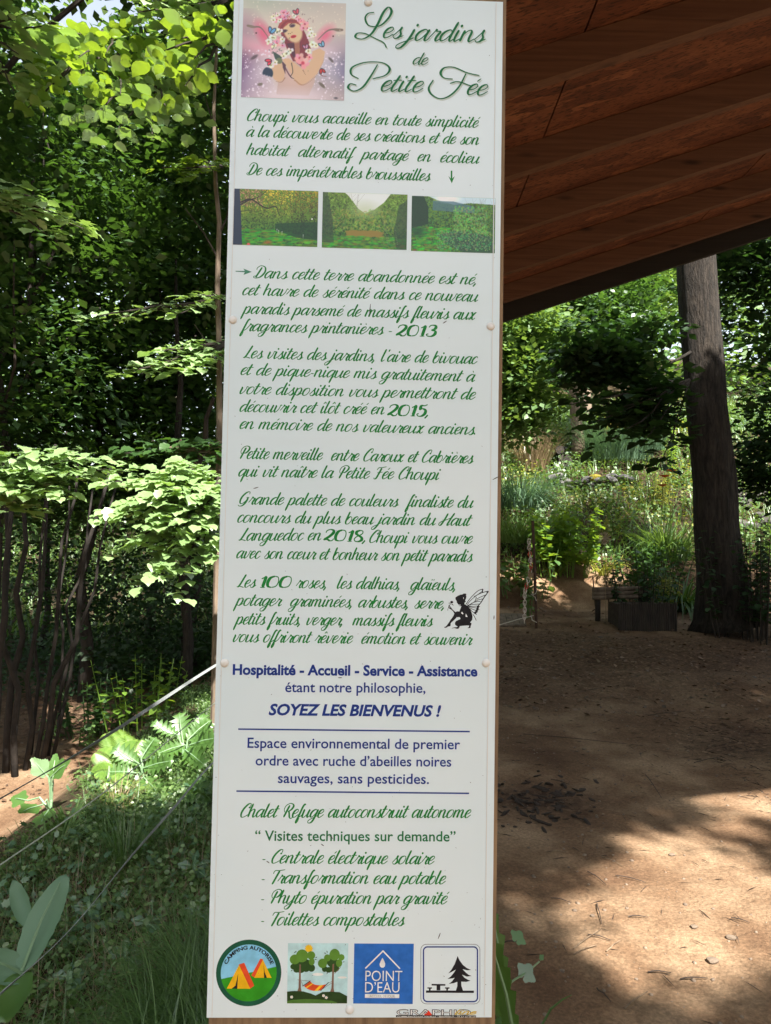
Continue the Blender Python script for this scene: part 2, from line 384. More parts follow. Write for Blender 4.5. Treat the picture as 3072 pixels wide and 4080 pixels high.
# title: small letters as script, flourished capitals traced
def K1(x, y): return (880 + x * 0.6903, y * 0.6903)
def title_caps(I, dx=0, dy=0):
    caps = [
     [(885, 72), (850, 78), (833, 108), (855, 148), (915, 150), (965, 108), (985, 66), (968, 42), (938, 72), (905, 140), (868, 196), (820, 225), (778, 216), (788, 193), (832, 194), (890, 222), (938, 246), (956, 276)],
     [(795, 455), (752, 428), (760, 388), (835, 360), (930, 362), (974, 395), (950, 434), (876, 456)], [(905, 372), (865, 440), (820, 502), (770, 526), (735, 508), (748, 484), (782, 492)],
     [(1338, 457), (1288, 450), (1268, 422), (1290, 392), (1345, 389), (1420, 420), (1492, 436)], [(1415, 425), (1375, 500), (1322, 552), (1265, 570), (1216, 545), (1200, 508), (1226, 462)], [(1322, 482), (1370, 472), (1442, 496)]]
    for P in caps:
        Q = spline([bd(*K1(x + dx, y + dy)) for x, y in P], 8); d = np.gradient(Q, axis=0); L = np.hypot(d[:, 0], d[:, 1]) + 1e-9
        hw = (3.0 + 5.2 * np.clip(np.abs(d[:, 1]) / L, 0, 1) ** 2 * np.clip(np.sin(np.linspace(0.15, 3.0, len(Q))), 0, 1)) * 0.69 / 2755
        I.ribbon(Q, hw)
for dx, dy, mat, nm in ((6, 8, SHADOWG, 'title_shadow'), (0, 0, DGREEN, 'title_text')):
    I = Ink(0.00005 if dx else 0.0003); title_caps(I, dx, dy)
    for t, x0, y0, x1, y1, xh in (('es', 940, 218, 1055, 222, 66), ('jardins', 1090, 236, 1530, 243, 70), ('de', 1110, 372, 1195, 376, 44), ('etite', 928, 526, 1168, 533, 66), ('ée', 1425, 546, 1540, 552, 66)):
        u0, v0 = bd(*K1(x0 + dx, y0 + dy)); u1, v1 = bd(*K1(x1 + dx, y1 + dy)); st, _ = script_strokes(t)
        mn = min(Q[:, 0].min() for Q, h in st); wid = max(Q[:, 0].max() for Q, h in st) - mn; s = xh * 0.6903 / 2755
        if t == 'jardins': u0 = bd(*K1(1010 + dx, y0))[0]
        for Q, hw in st:
            X = (Q[:, 0] - mn) * (u1 - u0) / wid
            I.ribbon(np.c_[u0 + X, v0 + (v1 - v0) * X / (u1 - u0) + Q[:, 1] * s], hw * s * 0.92)
    I.build(nm, mat)
# ---- sans lettering
def sans(text, x0, y0, x1, y1, cap, mat, bold=0.0, shear=0.0, name='text_line', parent=None, z=0.0003, arc=None):
    cu = bpy.data.curves.new('t', 'FONT'); cu.body = text; cu.size = 1.0; cu.offset = bold; cu.shear = shear; cu.resolution_u = 3; cu.fill_mode = 'FRONT' if hasattr(cu, 'fill_mode') else 'BOTH'
    ob = bpy.data.objects.new('t', cu); C.objects.link(ob)
    dg = bpy.context.evaluated_depsgraph_get(); me = bpy.data.meshes.new_from_object(ob.evaluated_get(dg)); bpy.data.objects.remove(ob)
    n = len(me.vertices); co = np.empty(n * 3, np.float32); me.vertices.foreach_get('co', co); co = co.reshape(-1, 3)
    u0, v0 = bd(x0, y0); u1, v1 = bd(x1, y1); mn, mx = co[:, 0].min(), co[:, 0].max()
    s = cap / 2755.0 / 0.729; X = (co[:, 0] - mn) / (mx - mn) * (u1 - u0)
    out = np.c_[u0 + X, v0 + (v1 - v0) * X / (u1 - u0) + co[:, 1] * s + BZ, np.full(n, z)]
    if arc is not None: out = arc((co[:, 0] - mn) / (mx - mn), co[:, 1]); out = np.c_[out[:, 0], out[:, 1] + BZ, np.full(n, z)]
    me.vertices.foreach_set('co', out.astype(np.float32).ravel()); me.materials.clear(); me.update()
    return blink(name, me, mat, parent)
sans('Hospitalité - Accueil - Service - Assistance', 927, 2687, 1902, 2694, 41, NAVY, 0.034)
sans('étant notre philosophie,', 1136, 2757, 1695, 2760, 41, NAVY, 0.012)
sans('SOYEZ LES BIENVENUS !', 1070, 2848, 1757, 2854, 44, NAVY, 0.034, 0.22)
sans('Espace environnemental de premier', 986, 2979, 1833, 2985, 41, NAVY, 0.012)
sans('ordre avec ruche d’abeilles noires', 1018, 3049, 1798, 3054, 41, NAVY, 0.012)
sans('sauvages, sans pesticides.', 1107, 3119, 1709, 3123, 41, NAVY, 0.012)
sans('“ Visites techniques sur demande”', 1016, 3349, 1815, 3352, 41, DGREEN, 0.012)
for a, b in (((949, 2905), (1872, 2915)), ((942, 3152), (1869, 3161))):
    I = Ink(); I.ribbon([bd(*a), bd((a[0] + b[0]) / 2, (a[1] + b[1]) / 2), bd(*b)], 3.0 / 2755); I.build('ruled_line', NAVY)
def px_poly(I, pts, f, m=0): I.poly([bd(*f(x, y)) for x, y in pts], m)
I = Ink(); f = lambda x, y: (880 + x * .6903, y * .6903)
px_poly(I, [(1327, 985), (1336, 985), (1336, 1030), (1350, 1016), (1333, 1058), (1313, 1016), (1327, 1030)], f); I.build('arrow', GREEN)
I = Ink(); f = lambda x, y: (880 + x * .6903, 700 + y * .6903)
px_poly(I, [(85, 549), (138, 550), (130, 536), (178, 555), (130, 573), (138, 557), (85, 554)], f); I.build('arrow', ink('teal', (0.06, 0.22, 0.14)))
# ---- camping emblem
f = lambda x, y: (820 + x * .36014, 3720 + y * .36014)
def cr_(f, cx, cy, r): a = bd(*f(cx, cy)); b = bd(*f(cx + r, cy)); return a[0], a[1], b[0] - a[0]
EM = [ink('emblem_green', (0.008, 0.085, 0.045)), ink('sky_blue', (0.22, 0.52, 0.72)), ink('grass', (0.03, 0.27, 0.012)), ink('tent_yellow', (0.78, 0.42, 0.01)), ink('tent_red', (0.68, 0.07, 0.02)), BLACK]
I = Ink(); cx, cy, r = cr_(f, 475, 434, 361); I.ell(cx, cy, r, r, 0, 56); cx, cy, r2 = cr_(f, 475, 434, 309); I.ell(cx, cy, r2, r2, 1, 56)
I.poly([(cx + r2 * math.cos(a), cy + r2 * math.sin(a)) for a in np.linspace(math.pi - 0.2206 + .44, 2 * math.pi + .2206 - .0, 40)] , 2)
px_poly(I, [(604, 275), (634, 284), (542, 487), (503, 462)], f, 4); px_poly(I, [(632, 288), (728, 489), (536, 489)], f, 3); px_poly(I, [(640, 330), (650, 420), (676, 489), (645, 489)], f, 5)
px_poly(I, [(366, 340), (425, 322), (536, 575), (490, 608)], f, 4); px_poly(I, [(368, 345), (492, 610), (232, 608)], f, 3); px_poly(I, [(358, 440), (348, 610), (285, 608), (328, 575)], f, 5)
emb = I.build('camping_emblem', EM)
def arcf(u, h):
    r = cr_(f, 475, 434, 258)[2]; a = math.radians(159) - u * math.radians(138); rr = r + h * 0.0072
    return np.c_[cx + rr * np.cos(a), cy + rr * np.sin(a)]
sans('CAMPING AUTORISE', 0, 0, 1, 1, 1, BLACK, 0.03, name='emblem_lettering', arc=arcf, z=0.0006)
# ---- hammock picture
HM = [ink('pale_sky', (0.45, 0.66, 0.68)), ink('leaf_green', (0.10, 0.23, 0.03)), ink('deep_leaf', (0.025, 0.07, 0.015)), ink('bark_pink', (0.20, 0.11, 0.075)), ink('sun_yellow', (0.85, 0.50, 0.02)),
      ink('hammock_red', (0.66, 0.08, 0.02)), ink('hill_dark', (0.02, 0.05, 0.012)), ink('hill_light', (0.07, 0.17, 0.03)), ink('print_white', (0.75, 0.75, 0.72)), BLACK]
I = Ink(); px_poly(I, [(910, 105), (1577, 107), (1563, 772), (899, 770)], f, 0)
def E(x, y, rx, ry, m, n=20):
    u, v = bd(*f(x, y)); k = .36014 / 2755; I.ell(u, v, rx * k, ry * k, m, n)
for k in range(12):
    a = k * math.pi / 6; px_poly(I, [(1140 + 50 * math.cos(a), 165 + 50 * math.sin(a)), (1140 + 32 * math.cos(a + .4), 165 + 32 * math.sin(a + .4)), (1140 + 32 * math.cos(a - .4), 165 + 32 * math.sin(a - .4))], f, 4)
E(1140, 165, 36, 36, 4); E(1240, 450, 60, 16, 8); E(1510, 485, 50, 12, 8)
for x, y, rx, ry in ((970, 365, 34, 30), (1005, 400, 36, 30), (1050, 400, 45, 34), (1110, 390, 40, 32), (1170, 380, 38, 40), (1080, 340, 90, 60)): E(x, y, rx, ry, 2)
for x, y, rx, ry in ((985, 285, 55, 52), (1065, 245, 65, 68), (1165, 240, 45, 44), (1172, 310, 32, 38)): E(x, y, rx, ry, 1)
for x, y, rx, ry in ((1315, 390, 30, 32), (1360, 400, 36, 30), (1420, 385, 55, 40), (1400, 310, 60, 60)): E(x, y, rx, ry, 2)
for x, y, rx, ry in ((1292, 328, 50, 50), (1345, 268, 36, 38), (1425, 232, 56, 62), (1500, 262, 34, 34), (1475, 325, 34, 42)): E(x, y, rx, ry, 1)
px_poly(I, [(1036, 340), (1052, 340), (1052, 600), (1066, 668), (1000, 668), (1026, 600)], f, 3); px_poly(I, [(1402, 340), (1420, 330), (1414, 600), (1428, 678), (1362, 678), (1390, 600)], f, 3)
for x, y, a in ((985, 205, -50), (998, 200, -75), (1215, 285, 10), (1222, 262, -30), (950, 408, -35), (1342, 200, 70), (1525, 312, -10), (1343, 436, -70), (1320, 215, 20)):
    px_poly(I, [(x + 16 * math.cos(math.radians(a)), y + 16 * math.sin(math.radians(a))), (x + 5 * math.sin(math.radians(a)), y - 5 * math.cos(math.radians(a))), (x - 16 * math.cos(math.radians(a)), y - 16 * math.sin(math.radians(a))), (x - 5 * math.sin(math.radians(a)), y + 5 * math.cos(math.radians(a)))], f, 2)
top = [(1155, 528), (1200, 560), (1262, 570), (1340, 558)]; bot = [(1085, 578), (1128, 612), (1200, 632), (1275, 626)]
tp = spline(top, 4); bt = spline(bot, 4)
for i in range(len(tp) - 1): px_poly(I, [tp[i], tp[i + 1], bt[i + 1], bt[i]], f, 4 if i in (2, 8, 9) else 5)
def LN(a, b, w_, m): I.ribbon([bd(*f(*a)), bd(*f((a[0] + b[0]) / 2, (a[1] + b[1]) / 2)), bd(*f(*b))], w_ * .36 / 2755 / 2, m)
LN((1070, 580), (1160, 520), 8, 9); LN((1270, 630), (1358, 538), 8, 9); LN((1015, 510), (1155, 524), 4, 3); LN((1055, 520), (1075, 578), 4, 3); LN((1358, 545), (1400, 525), 4, 3); LN((1275, 622), (1400, 540), 4, 3); LN((1425, 440), (1490, 370), 6, 3)
px_poly(I, [(899, 640), (980, 632), (1080, 638), (1160, 660), (1230, 690), (1230, 770), (899, 770)], f, 6); px_poly(I, [(1200, 690), (1290, 645), (1380, 640), (1480, 646), (1564, 690), (1563, 771), (1200, 770)], f, 6)
px_poly(I, [(899, 745), (960, 732), (1100, 722), (1250, 726), (1400, 742), (1450, 758), (1450, 771), (899, 770)], f, 7)
for x, y in ((950, 700), (1303, 685), (1333, 706)):
    for k in range(5): E(x + 10 * math.cos(k * 1.257), y + 10 * math.sin(k * 1.257), 7, 7, 8, 8)
    E(x, y, 5, 5, 4, 8)
I.build('hammock_picture', HM)
# ---- water point square
f = lambda x, y: (1380 + x * .37215, 3720 + y * .37215)
I = Ink(); BL = [ink('sign_blue', (0.022, 0.13, 0.46)), ink('print_white', (0.75, 0.75, 0.72))]
px_poly(I, [(85, 105), (722, 108), (711, 754), (73, 748)], f, 0)
I.ribbon([bd(*f(203, 372)), bd(*f(300, 277)), bd(*f(395, 183))], 7 * .372 / 2755, 1); I.ribbon([bd(*f(391, 183)), bd(*f(480, 277)), bd(*f(574, 375))], 7 * .372 / 2755, 1)
px_poly(I, [(387, 258), (404, 290), (416, 322), (412, 350), (396, 364), (376, 364), (360, 350), (356, 325), (368, 292)], f, 1)
px_poly(I, [(200, 646), (567, 648), (566, 690), (198, 688)], f, 1)
for i in (1, 2): I.z += 0.0
wp = I.build('water_point_sign', BL)
def sf(t, x0, y0, x1, y1, cap, mat, bold=0.0, nm='sign_lettering', **k): return sans(t, *f(x0, y0), *f(x1, y1), cap * .37215, mat, bold, name=nm, z=0.0006, **k)
sf('POINT', 203, 505, 598, 507, 113, BL[1], -0.004); sf('D’EAU', 200, 627, 568, 628, 112, BL[1], -0.004); sf('ACCUEIL DE JOUR', 248, 680, 518, 682, 28, ink('grey', (0.30, 0.32, 0.34)))
# ---- picnic sign
def rrect(x0, y0, x1, y1, r):
    P = []
    for cx_, cy_, a in ((x1 - r, y0 + r, -90), (x1 - r, y1 - r, 0), (x0 + r, y1 - r, 90), (x0 + r, y0 + r, 180)):
        for k in range(7): t = math.radians(a + 15 * k); P.append((cx_ + r * math.cos(t), cy_ + r * math.sin(t)))
    P.append(P[0]); return P
I = Ink()
I.ribbon([bd(*f(x, y)) for x, y in rrect(797, 114, 1430, 752, 60)], 2.2 * .372 / 2755); I.ribbon([bd(*f(x, y)) for x, y in rrect(826, 142, 1404, 728, 42)], 7 * .372 / 2755, 1)
px_poly(I, [(853, 608), (1366, 610), (1365, 635), (852, 633)], f); px_poly(I, [(913, 538), (1060, 540), (1060, 557), (1006, 558), (1006, 606), (966, 606), (966, 556), (913, 555)], f)
px_poly(I, [(868, 575), (916, 575), (916, 588), (902, 590), (902, 608), (884, 608), (884, 588), (868, 588)], f); px_poly(I, [(1056, 575), (1104, 575), (1104, 588), (1088, 590), (1088, 608), (1070, 608), (1070, 588), (1056, 588)], f)
px_poly(I, [(1191, 238), (1212, 285), (1248, 335), (1290, 368), (1335, 388), (1290, 392), (1245, 380), (1275, 412), (1305, 438), (1340, 453), (1290, 460), (1238, 438), (1262, 470), (1300, 492), (1330, 505), (1285, 516), (1230, 514),
           (1232, 560), (1250, 612), (1172, 612), (1188, 560), (1188, 516), (1150, 530), (1096, 538), (1130, 512), (1160, 472), (1130, 480), (1082, 485), (1115, 462), (1150, 420), (1172, 385), (1130, 408), (1092, 426), (1125, 385), (1160, 325)], f)
I.build('picnic_sign', [BLACK, NAVY])
# ---- maker's mark
I = Ink(); px_poly(I, [(531, 872), (1388, 876), (1387, 896), (531, 893)], f, 0); px_poly(I, [(876, 818), (922, 872), (828, 871)], f, 1)
I.build('maker_mark', [BLACK, ink('mark_red', (0.70, 0.04, 0.015))])
for (t, x0, x1) in (('GRAPHI', 535, 1180), ('O', 1185, 1335)):
    sf(t, x0, 868, x1, 872, 60, ink('grey_outline', (0.05, 0.05, 0.055)), 0.035, nm='mark_lettering'); o = sf(t, x0 + 9, 866, x1 - 9, 869, 56, BL[1], -0.012, nm='mark_lettering')
    co = o.data.vertices
    for v in co: v.co.z = 0.0009
px = Ink(0.0012); px_poly(px, [(878, 822), (914, 869), (838, 868)], f); px.build('mark_triangle', INK['mark_red'])
sf('COMMUNICATION VISUELLE - BEDARIEUX - 04 67 23 08 64', 545, 890, 1380, 893, 12, BL[1], 0.01, nm='mark_lettering')
Lm = script_strokes('line')[0]; I = Ink(0.0014); u0, v0 = bd(*f(1165, 858)); u1, v1 = bd(*f(1390, 850)); mn = min(Q[:, 0].min() for Q, h in Lm); wd = max(Q[:, 0].max() for Q, h in Lm) - mn
for Q, hw in Lm: I.ribbon(np.c_[u0 + (Q[:, 0] - mn) * (u1 - u0) / wd, v0 + (v1 - v0) * 0 + Q[:, 1] * 30 * .372 / 2755], (hw + .06) * 30 * .372 / 2755)
I.build('mark_script', ink('mark_yellow', (0.62, 0.42, 0.02)))
# ---- sitting figure silhouette with wings
f = lambda x, y: (1740 + x * .15606, 2320 + y * .15606)
I = Ink()
BODY = [(480, 385), (530, 350), (600, 320), (655, 310), (690, 288), (740, 287), (770, 318), (745, 310), (758, 360), (748, 420), (728, 455), (732, 485), (755, 498), (725, 505), (705, 535), (712, 562), (735, 572), (790, 605), (830, 650), (870, 720), (900, 800), (915, 880), (905, 960), (870, 1010), (850, 1030),
        (888, 1036), (884, 1080), (866, 1120), (862, 1165), (790, 1172), (792, 1158), (820, 1148), (830, 1104), (760, 1103), (640, 1112), (592, 1118), (575, 1160), (550, 1188), (465, 1188), (500, 1172), (440, 1168), (378, 1184), (410, 1160), (460, 1148), (520, 1142), (535, 1125), (490, 1105), (465, 1070), (470, 1020), (500, 985), (560, 960), (605, 938), (600, 905), (575, 885), (535, 895), (515, 888),
        (480, 930), (420, 985), (370, 1030), (355, 1060), (356, 1100), (340, 1122), (290, 1130), (240, 1162), (200, 1160), (192, 1142), (235, 1128), (270, 1085), (310, 1030), (350, 965), (400, 900), (432, 850), (450, 800), (420, 745), (375, 700), (318, 668), (300, 650), (290, 690), (283, 735), (276, 710), (284, 670), (300, 630), (303, 590), (330, 565), (335, 600), (365, 640), (400, 690), (440, 728), (480, 762), (520, 742), (580, 745), (600, 690), (632, 612), (600, 610), (550, 600), (600, 592), (622, 580), (600, 575), (560, 572), (540, 555), (528, 530), (512, 520), (516, 505), (505, 475), (478, 430)]
px_poly(I, BODY, f)
def wl(pts, w_): I.ribbon([bd(*f(x, y)) for x, y in spline(pts, 4)], w_ * 1.25 * .156 / 2755 / 2)
for P, w_ in (([(745, 565), (840, 430), (950, 310), (1060, 215), (1175, 172)], 14), ([(1180, 172), (1168, 215), (1165, 260)], 24), ([(775, 580), (850, 480), (960, 380), (1150, 240)], 12), ([(950, 370), (1100, 290), (1230, 245), (1325, 226)], 14), ([(1320, 230), (1280, 290), (1200, 400), (1140, 500), (1060, 600)], 20), ([(1310, 235), (1275, 262)], 30),
              ([(1010, 375), (1000, 430), (960, 500), (860, 560), (780, 600)], 14), ([(1020, 435), (1110, 380), (1250, 325)], 12), ([(985, 490), (1060, 450), (1170, 425)], 12), ([(880, 540), (980, 505), (1120, 485)], 12), ([(790, 598), (900, 570), (1080, 555)], 12), ([(790, 605), (900, 615), (1050, 605)], 12), ([(800, 615), (900, 640), (1040, 660)], 12), ([(820, 640), (920, 690), (1020, 725)], 12), ([(850, 680), (910, 750), (985, 790)], 12),
              ([(1060, 600), (1040, 680), (1010, 750), (960, 800)], 44), ([(1060, 620), (1105, 622)], 12), ([(1040, 690), (1092, 704)], 12), ([(1020, 745), (1048, 765)], 14), ([(985, 800), (1020, 826)], 14), ([(920, 810), (960, 870), (1010, 975)], 12)): wl(P, w_)
u, v = bd(*f(383, 508)); I.ell(u, v, .0021, .0018); px_poly(I, [(295, 535), (330, 520), (345, 535), (330, 542)], f); px_poly(I, [(350, 562), (410, 558), (437, 597), (400, 580), (380, 566)], f); wl([(340, 575), (350, 555), (370, 530)], 9)
I.build('figure_silhouette', BLACK)
WH = ink('panel_gap', (0.82, 0.85, 0.85)); I = Ink(0.0009); px_poly(I, [(645, 748), (680, 800), (665, 820), (625, 790), (630, 765)], f); px_poly(I, [(742, 798), (788, 880), (765, 888), (732, 870)], f); px_poly(I, [(675, 380), (690, 385), (688, 430), (678, 420)], f)
px_poly(I, [(328, 610), (350, 650), (322, 640)], f); I.build('silhouette_gap', WH)

# ---- printed pictures, painted into small image buffers made here
class Canvas:
    def __init__(s, w_, h_, col): s.w, s.h = w_, h_; s.a = np.zeros((h_, w_, 3)) + np.array(col) / 255.0; s.Y, s.X = np.mgrid[0:h_, 0:w_].astype(float); s.X /= w_; s.Y /= h_; s.r = random.Random(5)
    def mix(s, m, col): m = np.clip(m, 0, 1)[..., None]; s.a = s.a * (1 - m) + np.array(col) / 255.0 * m
    def ell(s, cx, cy, rx, ry, col, soft=0.15, ang=0, op=1.0):
        x0, x1 = max(0, int((cx - 1.6 * max(rx, ry)) * s.w)), min(s.w, int((cx + 1.6 * max(rx, ry)) * s.w) + 2); y0, y1 = max(0, int((cy - 1.6 * max(rx, ry) * s.w / s.h) * s.h)), min(s.h, int((cy + 1.6 * max(rx, ry) * s.w / s.h) * s.h) + 2)
        if x1 <= x0 or y1 <= y0: return
        X = s.X[y0:y1, x0:x1] - cx; Y = (s.Y[y0:y1, x0:x1] - cy) * s.h / s.w; c, d = math.cos(ang), math.sin(ang)
        r = np.sqrt(((X * c + Y * d) / rx) ** 2 + ((-X * d + Y * c) / ry) ** 2); m = np.clip((1 + soft - r) / (2 * soft), 0, 1)[..., None] * op
        s.a[y0:y1, x0:x1] = s.a[y0:y1, x0:x1] * (1 - m) + np.array(col) / 255.0 * m
    def poly(s, P, col, op=1.0):
        P = [(x, y) for x, y in P]; ins = np.zeros(s.X.shape, bool); n = len(P)
        for i in range(n):
            (x1, y1), (x2, y2) = P[i], P[(i + 1) % n]
            if y1 == y2: continue
            ins ^= ((y1 > s.Y) != (y2 > s.Y)) & (s.X < (x2 - x1) * (s.Y - y1) / (y2 - y1) + x1)
        m = ins.astype(float); m = (m + np.roll(m, 1, 0) + np.roll(m, -1, 0) + np.roll(m, 1, 1) + np.roll(m, -1, 1)) / 5; s.mix(m * op, col)
    def line(s, P, w_, col, op=1.0):
        Q = spline(P, 10)
        for i in range(len(Q)):
            k = w_ * (1 - 0.5 * i / len(Q)); s.ell(Q[i][0], Q[i][1], k, k, col, 0.4, 0, op)
    def flower(s, cx, cy, r, col, core):
        for k in range(5): a = k * 1.257 + s.r.random(); s.ell(cx + r * .6 * math.cos(a), cy + r * .6 * math.sin(a), r * .5, r * .42, tuple(min(255, c + s.r.randint(-18, 14)) for c in col), .3, a)
        s.ell(cx, cy, r * .28, r * .28, core, .5)
    def obj(s, name, corners, con=1.0):
        s.a = np.clip((s.a - .42) * con + .42, 0, 1); g_ = s.a.mean(-1, keepdims=True); s.a = np.clip(g_ + (s.a - g_) * (1 + (con - 1) * 1.3), 0, 1)
        img = bpy.data.images.new(name, s.w, s.h); b = np.ones((s.h, s.w, 4), np.float32); b[..., :3] = np.clip(s.a[::-1] ** .85 * 1.12 - .03, 0, 1); img.pixels.foreach_set(b.ravel()); img.update(); img.pack()
        m, t, bs = newmat(name); bs.inputs['Roughness'].default_value = 0.4; tx = t.nodes.new('ShaderNodeTexImage'); tx.image = img; t.links.new(tx.outputs[0], bs.inputs['Base Color'])
        c = [bd(*q) for q in corners]; u0 = (c[0][0] + c[3][0]) / 2; u1 = (c[1][0] + c[2][0]) / 2; v0 = (c[3][1] + c[2][1]) / 2; v1 = (c[0][1] + c[1][1]) / 2
        me = bpy.data.meshes.new(name); me.from_pydata([(u0, v0 + BZ, .0003), (u1, v0 + BZ, .0003), (u1, v1 + BZ, .0003), (u0, v1 + BZ, .0003)], [], [(0, 1, 2, 3)]); uv = me.uv_layers.new()
        for i, q in enumerate(((0, 0), (1, 0), (1, 1), (0, 1))): uv.data[i].uv = q
        return blink(name, me, m)
cv = Canvas(300, 286, (196, 186, 176)); R_ = cv.r
def pp(x, y): return ((x - 60) / 1500., (y - 10) / 1450.)
cv.ell(.25, 0, .3, .1, (132, 158, 140), .9, op=.8); cv.ell(.75, .02, .35, .12, (150, 150, 150), .9, op=.6); cv.ell(.5, .25, .45, .3, (205, 192, 180), 1, op=.6)
cv.ell(-.02, .66, .2, .34, (98, 44, 92), .8, op=.9); cv.ell(0, .88, .2, .22, (58, 34, 78), .8, op=.9); cv.ell(1.0, .76, .24, .26, (66, 62, 104), .8, op=.92); cv.ell(.9, .95, .25, .14, (120, 105, 95), .8, op=.7); cv.ell(.1, .45, .2, .12, (190, 175, 170), .9, op=.6)
cv.ell(.2, .5, .2, .07, (222, 150, 172), .8, .3, .7); cv.ell(.2, .34, .055, .11, (210, 90, 120), .7, -.5, .9); cv.ell(.8, .34, .055, .1, (208, 100, 128), .7, .6, .9); cv.ell(.82, .5, .16, .08, (215, 185, 198), .8, -.3, .6)
cv.ell(.2, .72, .2, .12, (225, 215, 225), .9, -.6, .7); cv.ell(.82, .68, .2, .12, (220, 212, 225), .9, .6, .6); cv.ell(.5, .95, .4, .12, (215, 195, 205), .9, op=.9)
cv.line([pp(130, 395), pp(210, 410), pp(320, 420), pp(440, 570)], .010, (110, 95, 85)); cv.line([pp(1510, 405), pp(1400, 400), pp(1290, 430), pp(1160, 560)], .010, (115, 100, 90))
cv.ell(*pp(180, 405), .04, .013, (120, 105, 92), .3, .2); cv.ell(*pp(1450, 412), .04, .013, (120, 105, 92), .3)
cv.ell(*pp(255, 500), .008, .008, (60, 30, 30)); cv.ell(*pp(1378, 505), .008, .008, (60, 30, 30))
for _ in range(260):
    side = R_.random() < .5; x = R_.random() * .33 if side else .7 + R_.random() * .3; y = .5 + R_.random() * .5; r = R_.choice((.003, .004, .006, .009)); cv.ell(x, y, r, r, (235, 225, 238), .6, op=.8)
for _ in range(60): x = R_.random(); y = R_.random() * .35; cv.ell(x, y, .006, .006, (225, 215, 200), .7, op=.5)
# torso, dress, hair
cv.poly([pp(690, 1030), pp(760, 900), pp(1000, 900), pp(1130, 1080), pp(1120, 1200), pp(1040, 1400), pp(570, 1400), pp(590, 1230), pp(670, 1160)], (188, 160, 152)); cv.ell(*pp(820, 1180), .13, .1, (198, 168, 160), .6)
cv.poly([pp(570, 400), pp(620, 290), pp(740, 250), pp(860, 290), pp(930, 400), pp(1010, 560), pp(1060, 700), pp(1010, 830), pp(900, 900), pp(800, 900), pp(700, 700), pp(660, 600)], (112, 38, 48))
cv.poly([pp(700, 640), pp(900, 600), pp(900, 800), pp(960, 1000), pp(860, 930), pp(780, 800)], (70, 26, 45)); cv.poly([pp(810, 600), pp(890, 590), pp(900, 800), pp(830, 800)], (150, 95, 75))
# face
cv.ell(*pp(785, 440), .088, .125, (206, 178, 140), .1, -.42); cv.poly([pp(570, 410), pp(600, 300), pp(700, 260), pp(830, 280), pp(900, 360), pp(820, 330), pp(720, 340), pp(640, 420), pp(640, 520)], (150, 66, 62)); cv.line([pp(620, 400), pp(700, 310), pp(840, 300)], .012, (120, 44, 48))
cv.ell(*pp(780, 372), .026, .015, (60, 42, 60), .3, -.3); cv.ell(*pp(664, 455), .026, .015, (60, 40, 58), .3, -.3); cv.line([pp(735, 365), pp(775, 335), pp(820, 330)], .004, (90, 50, 50)); cv.ell(*pp(752, 488), .006, .004, (130, 80, 70)); cv.ell(*pp(775, 470), .006, .004, (140, 95, 80))
cv.ell(*pp(798, 532), .028, .015, (176, 44, 56), .2, -.25); cv.ell(*pp(800, 533), .02, .003, (110, 25, 40), .3, -.25)
# arms
sk = (202, 166, 134)
cv.poly([pp(500, 1010), pp(560, 900), pp(640, 920), pp(690, 1060), pp(670, 1180), pp(600, 1218), pp(530, 1180), pp(490, 1090)], sk)
cv.poly([pp(630, 870), pp(740, 860), pp(830, 930), pp(960, 1030), pp(1060, 880), pp(1080, 740), pp(1180, 690), pp(1265, 740), pp(1240, 900), pp(1150, 1080), pp(1000, 1220), pp(890, 1252), pp(820, 1160), pp(740, 1030)], sk)
cv.line([pp(830, 1180), pp(960, 1245), pp(1150, 1090), pp(1250, 850)], .008, (165, 120, 95), .7); cv.line([pp(650, 930), pp(740, 1090), pp(790, 1150)], .008, (90, 50, 60)); cv.line([pp(950, 1030), pp(985, 1090)], .005, (120, 70, 60))
cv.line([pp(690, 1150), pp(640, 1215), pp(560, 1210)], .006, (160, 115, 95), .7); cv.poly([pp(640, 900), pp(700, 960), pp(690, 1090), pp(655, 1000)], (75, 45, 60))
cv.poly([pp(500, 760), pp(640, 840), pp(620, 900), pp(540, 880)], (50, 66, 60)); cv.ell(*pp(600, 900), .03, .03, (95, 105, 75))
# flowers
for x, y, r in [(650, 180, 50), (700, 190, 40), (600, 250, 42), (540, 290, 45), (660, 250, 45), (730, 240, 36), (840, 240, 40), (900, 290, 45), (960, 340, 55), (940, 400, 50), (1000, 400, 42), (870, 270, 36), (600, 570, 48), (640, 670, 42), (560, 640, 48)]: cv.flower(*pp(x, y), r / 1500, (216, 160, 168), (170, 70, 90))
for x, y, r in [(500, 240, 38), (500, 300, 38), (560, 210, 34), (590, 300, 34), (800, 220, 34), (560, 470, 50), (600, 450, 40), (490, 560, 48), (440, 620, 48), (520, 680, 44), (640, 580, 42), (700, 790, 52), (760, 740, 44), (660, 830, 42), (1040, 420, 40), (1060, 470, 42), (1030, 520, 42), (1100, 500, 34), (1080, 640, 50), (1020, 740, 46), (1130, 650, 40), (540, 930, 40), (480, 970, 46)]: cv.flower(*pp(x, y), r / 1500, (226, 222, 208), (150, 140, 90))
for x, y, r in [(900, 850, 75), (945, 920, 85), (1040, 830, 45)]: cv.flower(*pp(x, y), r / 1500, (224, 158, 156), (185, 60, 80))
for _ in range(46): cv.ell(*pp(430 + R_.random() * 330, 440 + R_.random() * 360), .008, .005, (60, 66, 58), .4, R_.random() * 3, .5)
for _ in range(30): cv.ell(*pp(480 + R_.random() * 600, 160 + R_.random() * 150), .007, .005, (90, 50, 60), .4, R_.random() * 3, .4)
